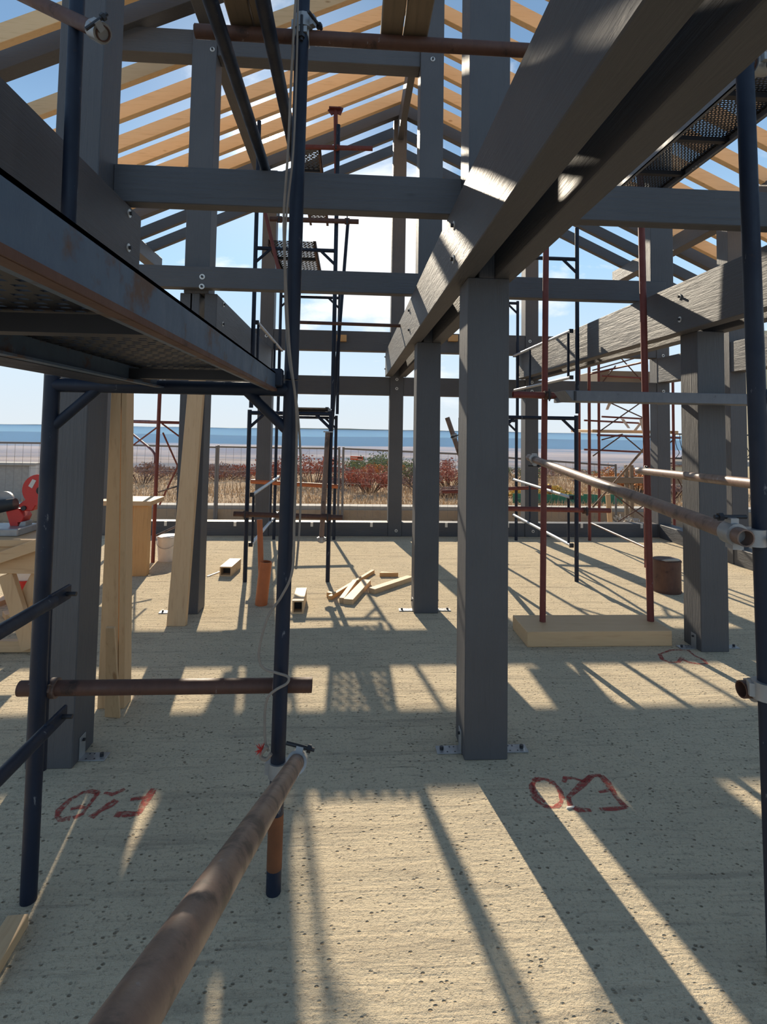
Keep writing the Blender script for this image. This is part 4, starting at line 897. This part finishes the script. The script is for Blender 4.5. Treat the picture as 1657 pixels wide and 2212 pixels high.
def sign(x0, y0, x1, y1, label, tilt):
    t_ = thing('fence_sign', label, 'sign', PY((x0 + x1) / 2, y1, YFc - .03)); Y = YFc - .03
    q = [PY(x0, y0, Y), PY(x1, y0 + tilt, Y), PY(x1, y1 + tilt, Y), PY(x0, y1, Y)]
    MB().prism(q, (0, .006, 0)).build('board', M_ORNG, t_)
    def strip(u0, u1, v0, v1, m, nm):
        def pt(u, v): return q[0].lerp(q[1], u).lerp(q[3].lerp(q[2], u), v) + Vector((0, -.003, 0))
        MB().prism([pt(u0, v0), pt(u1, v0), pt(u1, v1), pt(u0, v1)], (0, .002, 0)).build(nm, m, t_)
    for i in range(6): strip(.06 + i * .082, .06 + i * .082 + .06, .30, .62, M_WHITE, 'letter')
    strip(.57, .94, .2, .55, M_BLK, 'dark_panel'); strip(.60, .92, .68, .86, M_WHITE, 'white_line')
sign(757, 985, 784, 993, 'orange sign with white and black print on the fence right of the gap', 1.5)
sign(698, 988, 727, 997, 'orange sign tilted on the fence behind the hanging tube', 5)
# wooden rails / green netting
a, b = PY(1108, 1066, 11.6), PY(1345, 1066, 11.6); t = thing('green_netting', 'low green netting fence behind the yellow bush', 'netting', (a.x, 11.6, -.06))
mg = m_plain('green_net', (.045, .19, .12), .8, 0, .3)
n = 14
for i in range(n):
    x0 = a.x + (b.x - a.x) * i / n; x1 = a.x + (b.x - a.x) * (i + 1) / n; dy = .03 * math.sin(i * 1.7)
    MB().prism([(x0, 11.6 + dy, -.06), (x1, 11.6 - dy, -.06), (x1, 11.6 - dy, a.z - .02 * (i % 3)), (x0, 11.6 + dy, a.z)], (0, .012, 0)).build('net_panel', mg, t)
t = thing('timber_rail', 'weathered wooden rail on posts behind the outside scaffold', 'rail', PY(1345, 1125, 10.0))
MB().box(PY(1290, 1035, 10).x, PY(1480, 1035, 10).x, 10.0, 10.12, PY(1340, 1044, 10).z, PY(1340, 1031, 10).z).build('rail', m_wood('x', 'old'), t, bevel=.004)
for px_ in (1353, 1364, 1480):
    p = PY(px_, 1030, 10.06); MB().box(p.x - .03, p.x + .03, 10.03, 10.09, -.29, PY(px_, 1005, 10).z).build('post', m_wood('z', 'old'), t, bevel=.003)
p, q = PY(1322, 1131, 8.3), PY(1313, 1068, 8.3)
tag(MB().bar(Vector((p.x, 8.3, -.28)), q, .07, .03, (0, 1, 0)).build('batten', m_wood('z', 'pale')), 'pale batten leaning upright outside the back wall', 'batten')
# rubble pile / white bags outside
mb = MB(); c = PY(1350, 1120, 9.4)
for k in range(260):
    r_ = random.random() ** .6; a = random.uniform(0, 6.28); x = c.x + .9 * r_ * math.cos(a); y = 9.4 + .4 * r_ * math.sin(a); z = -.3 + .34 * (1 - r_) * random.uniform(.6, 1.1); s_ = .05
    pts_ = [Vector((x + random.uniform(-s_, s_), y + random.uniform(-s_, s_), z + random.uniform(-s_, s_))) for _ in range(4)]
    mb.add(pts_, [(0, 1, 2), (0, 2, 3), (0, 1, 3), (1, 2, 3)])
tag(mb.build('rubble_heap', M_CONC), 'pale rubble heap outside under the scaffold', 'rubble', kind='stuff')
# white wall left
a, b = PY(-80, 1004, 11.4), PY(80, 1000, 11.4)
t = thing('garden_wall', 'pale concrete wall with a cap beyond the saw table', 'wall', (a.x, 11.4, -.06))
MB().box(a.x - 2, b.x - .1, 11.4, 11.6, -.08, b.z - .05).build('wall_body', M_CONC, t); MB().box(a.x - 2, b.x, 11.33, 11.67, b.z - .05, b.z).build('cap', M_CONC, t, bevel=.005)
MB().box(b.x - .12, b.x, 11.36, 11.64, -.08, b.z - .05).build('end_pillar', m_plain('white_wash', (.55, .53, .50), .9), t)
# house far right
HY = 15.0
hx0 = PY(1628, 950, HY).x
wallm = m_plain('cream_wall', (.62, .55, .38), .9, 0, .1)
t = thing('house', 'cream neighbour house with a scrolled balcony railing at the right', 'house', (hx0 + 3, HY + 2, -.5))
MB().box(hx0, hx0 + 7, HY, HY + 1.2, -.6, 4.5).build('wall', wallm, t)
p = PY(1640, 998, HY - .8)
MB().box(hx0 - 2.9, hx0 + 6, HY - .9, HY - .01, p.z - .12, p.z).build('balcony_slab', M_CONC, t)
rl = p.z + .72
for z in (p.z + .08, rl): MB().tube([(hx0 - 2.9, HY - .86, z), (hx0 + 6, HY - .86, z)], .018, 8).build('balcony_rail', M_DARK, t)
k = 0; x = hx0 - 2.85
while x < hx0 + 3:
    MB().tube(spline([Vector((x, HY - .86, p.z + .08)), Vector((x + .07, HY - .92, p.z + .22)), Vector((x - .03, HY - .98, p.z + .36)), Vector((x + .0, HY - .86, p.z + .56)), Vector((x, HY - .86, rl))], 4), .009, 6).build('baluster', M_DARK, t); x += .13
MB().box(hx0 - .02, hx0 + 7, HY - .03, HY - .005, -.5, p.z - .45).build('green_cladding', m_plain('green_clad', (.12, .26, .19), .7), t)
MB().box(hx0 - .02, hx0 + 7, HY - .05, HY - .031, -.02, .22).build('red_band', m_plain('red_band', (.42, .10, .07), .7), t)
a, b = PY(1446, 990, 14.0), PY(1500, 1006, 14.0)
rt = MB()
for i in range(8):
    for j in range(4):
        rt.box(a.x + i * .14, a.x + i * .14 + .13, 14 + j * .2, 14 + j * .2 + .21, b.z + j * .05 - .02, b.z + j * .05 + .02)
t2 = thing('shed', 'small shed with a brown tiled roof below the balcony', 'shed', (a.x, 14, -.2)); rt.build('tiled_roof', m_plain('roof_tile', (.30, .19, .14), .8, 0, .3), t2)['kind'] = 'stuff'
MB().box(a.x + .05, a.x + 1.1, 14.05, 14.8, -.4, b.z - .02).build('shed_wall', wallm, t2)

for o in bpy.data.objects:
    if '_o' in o: del o['_o']
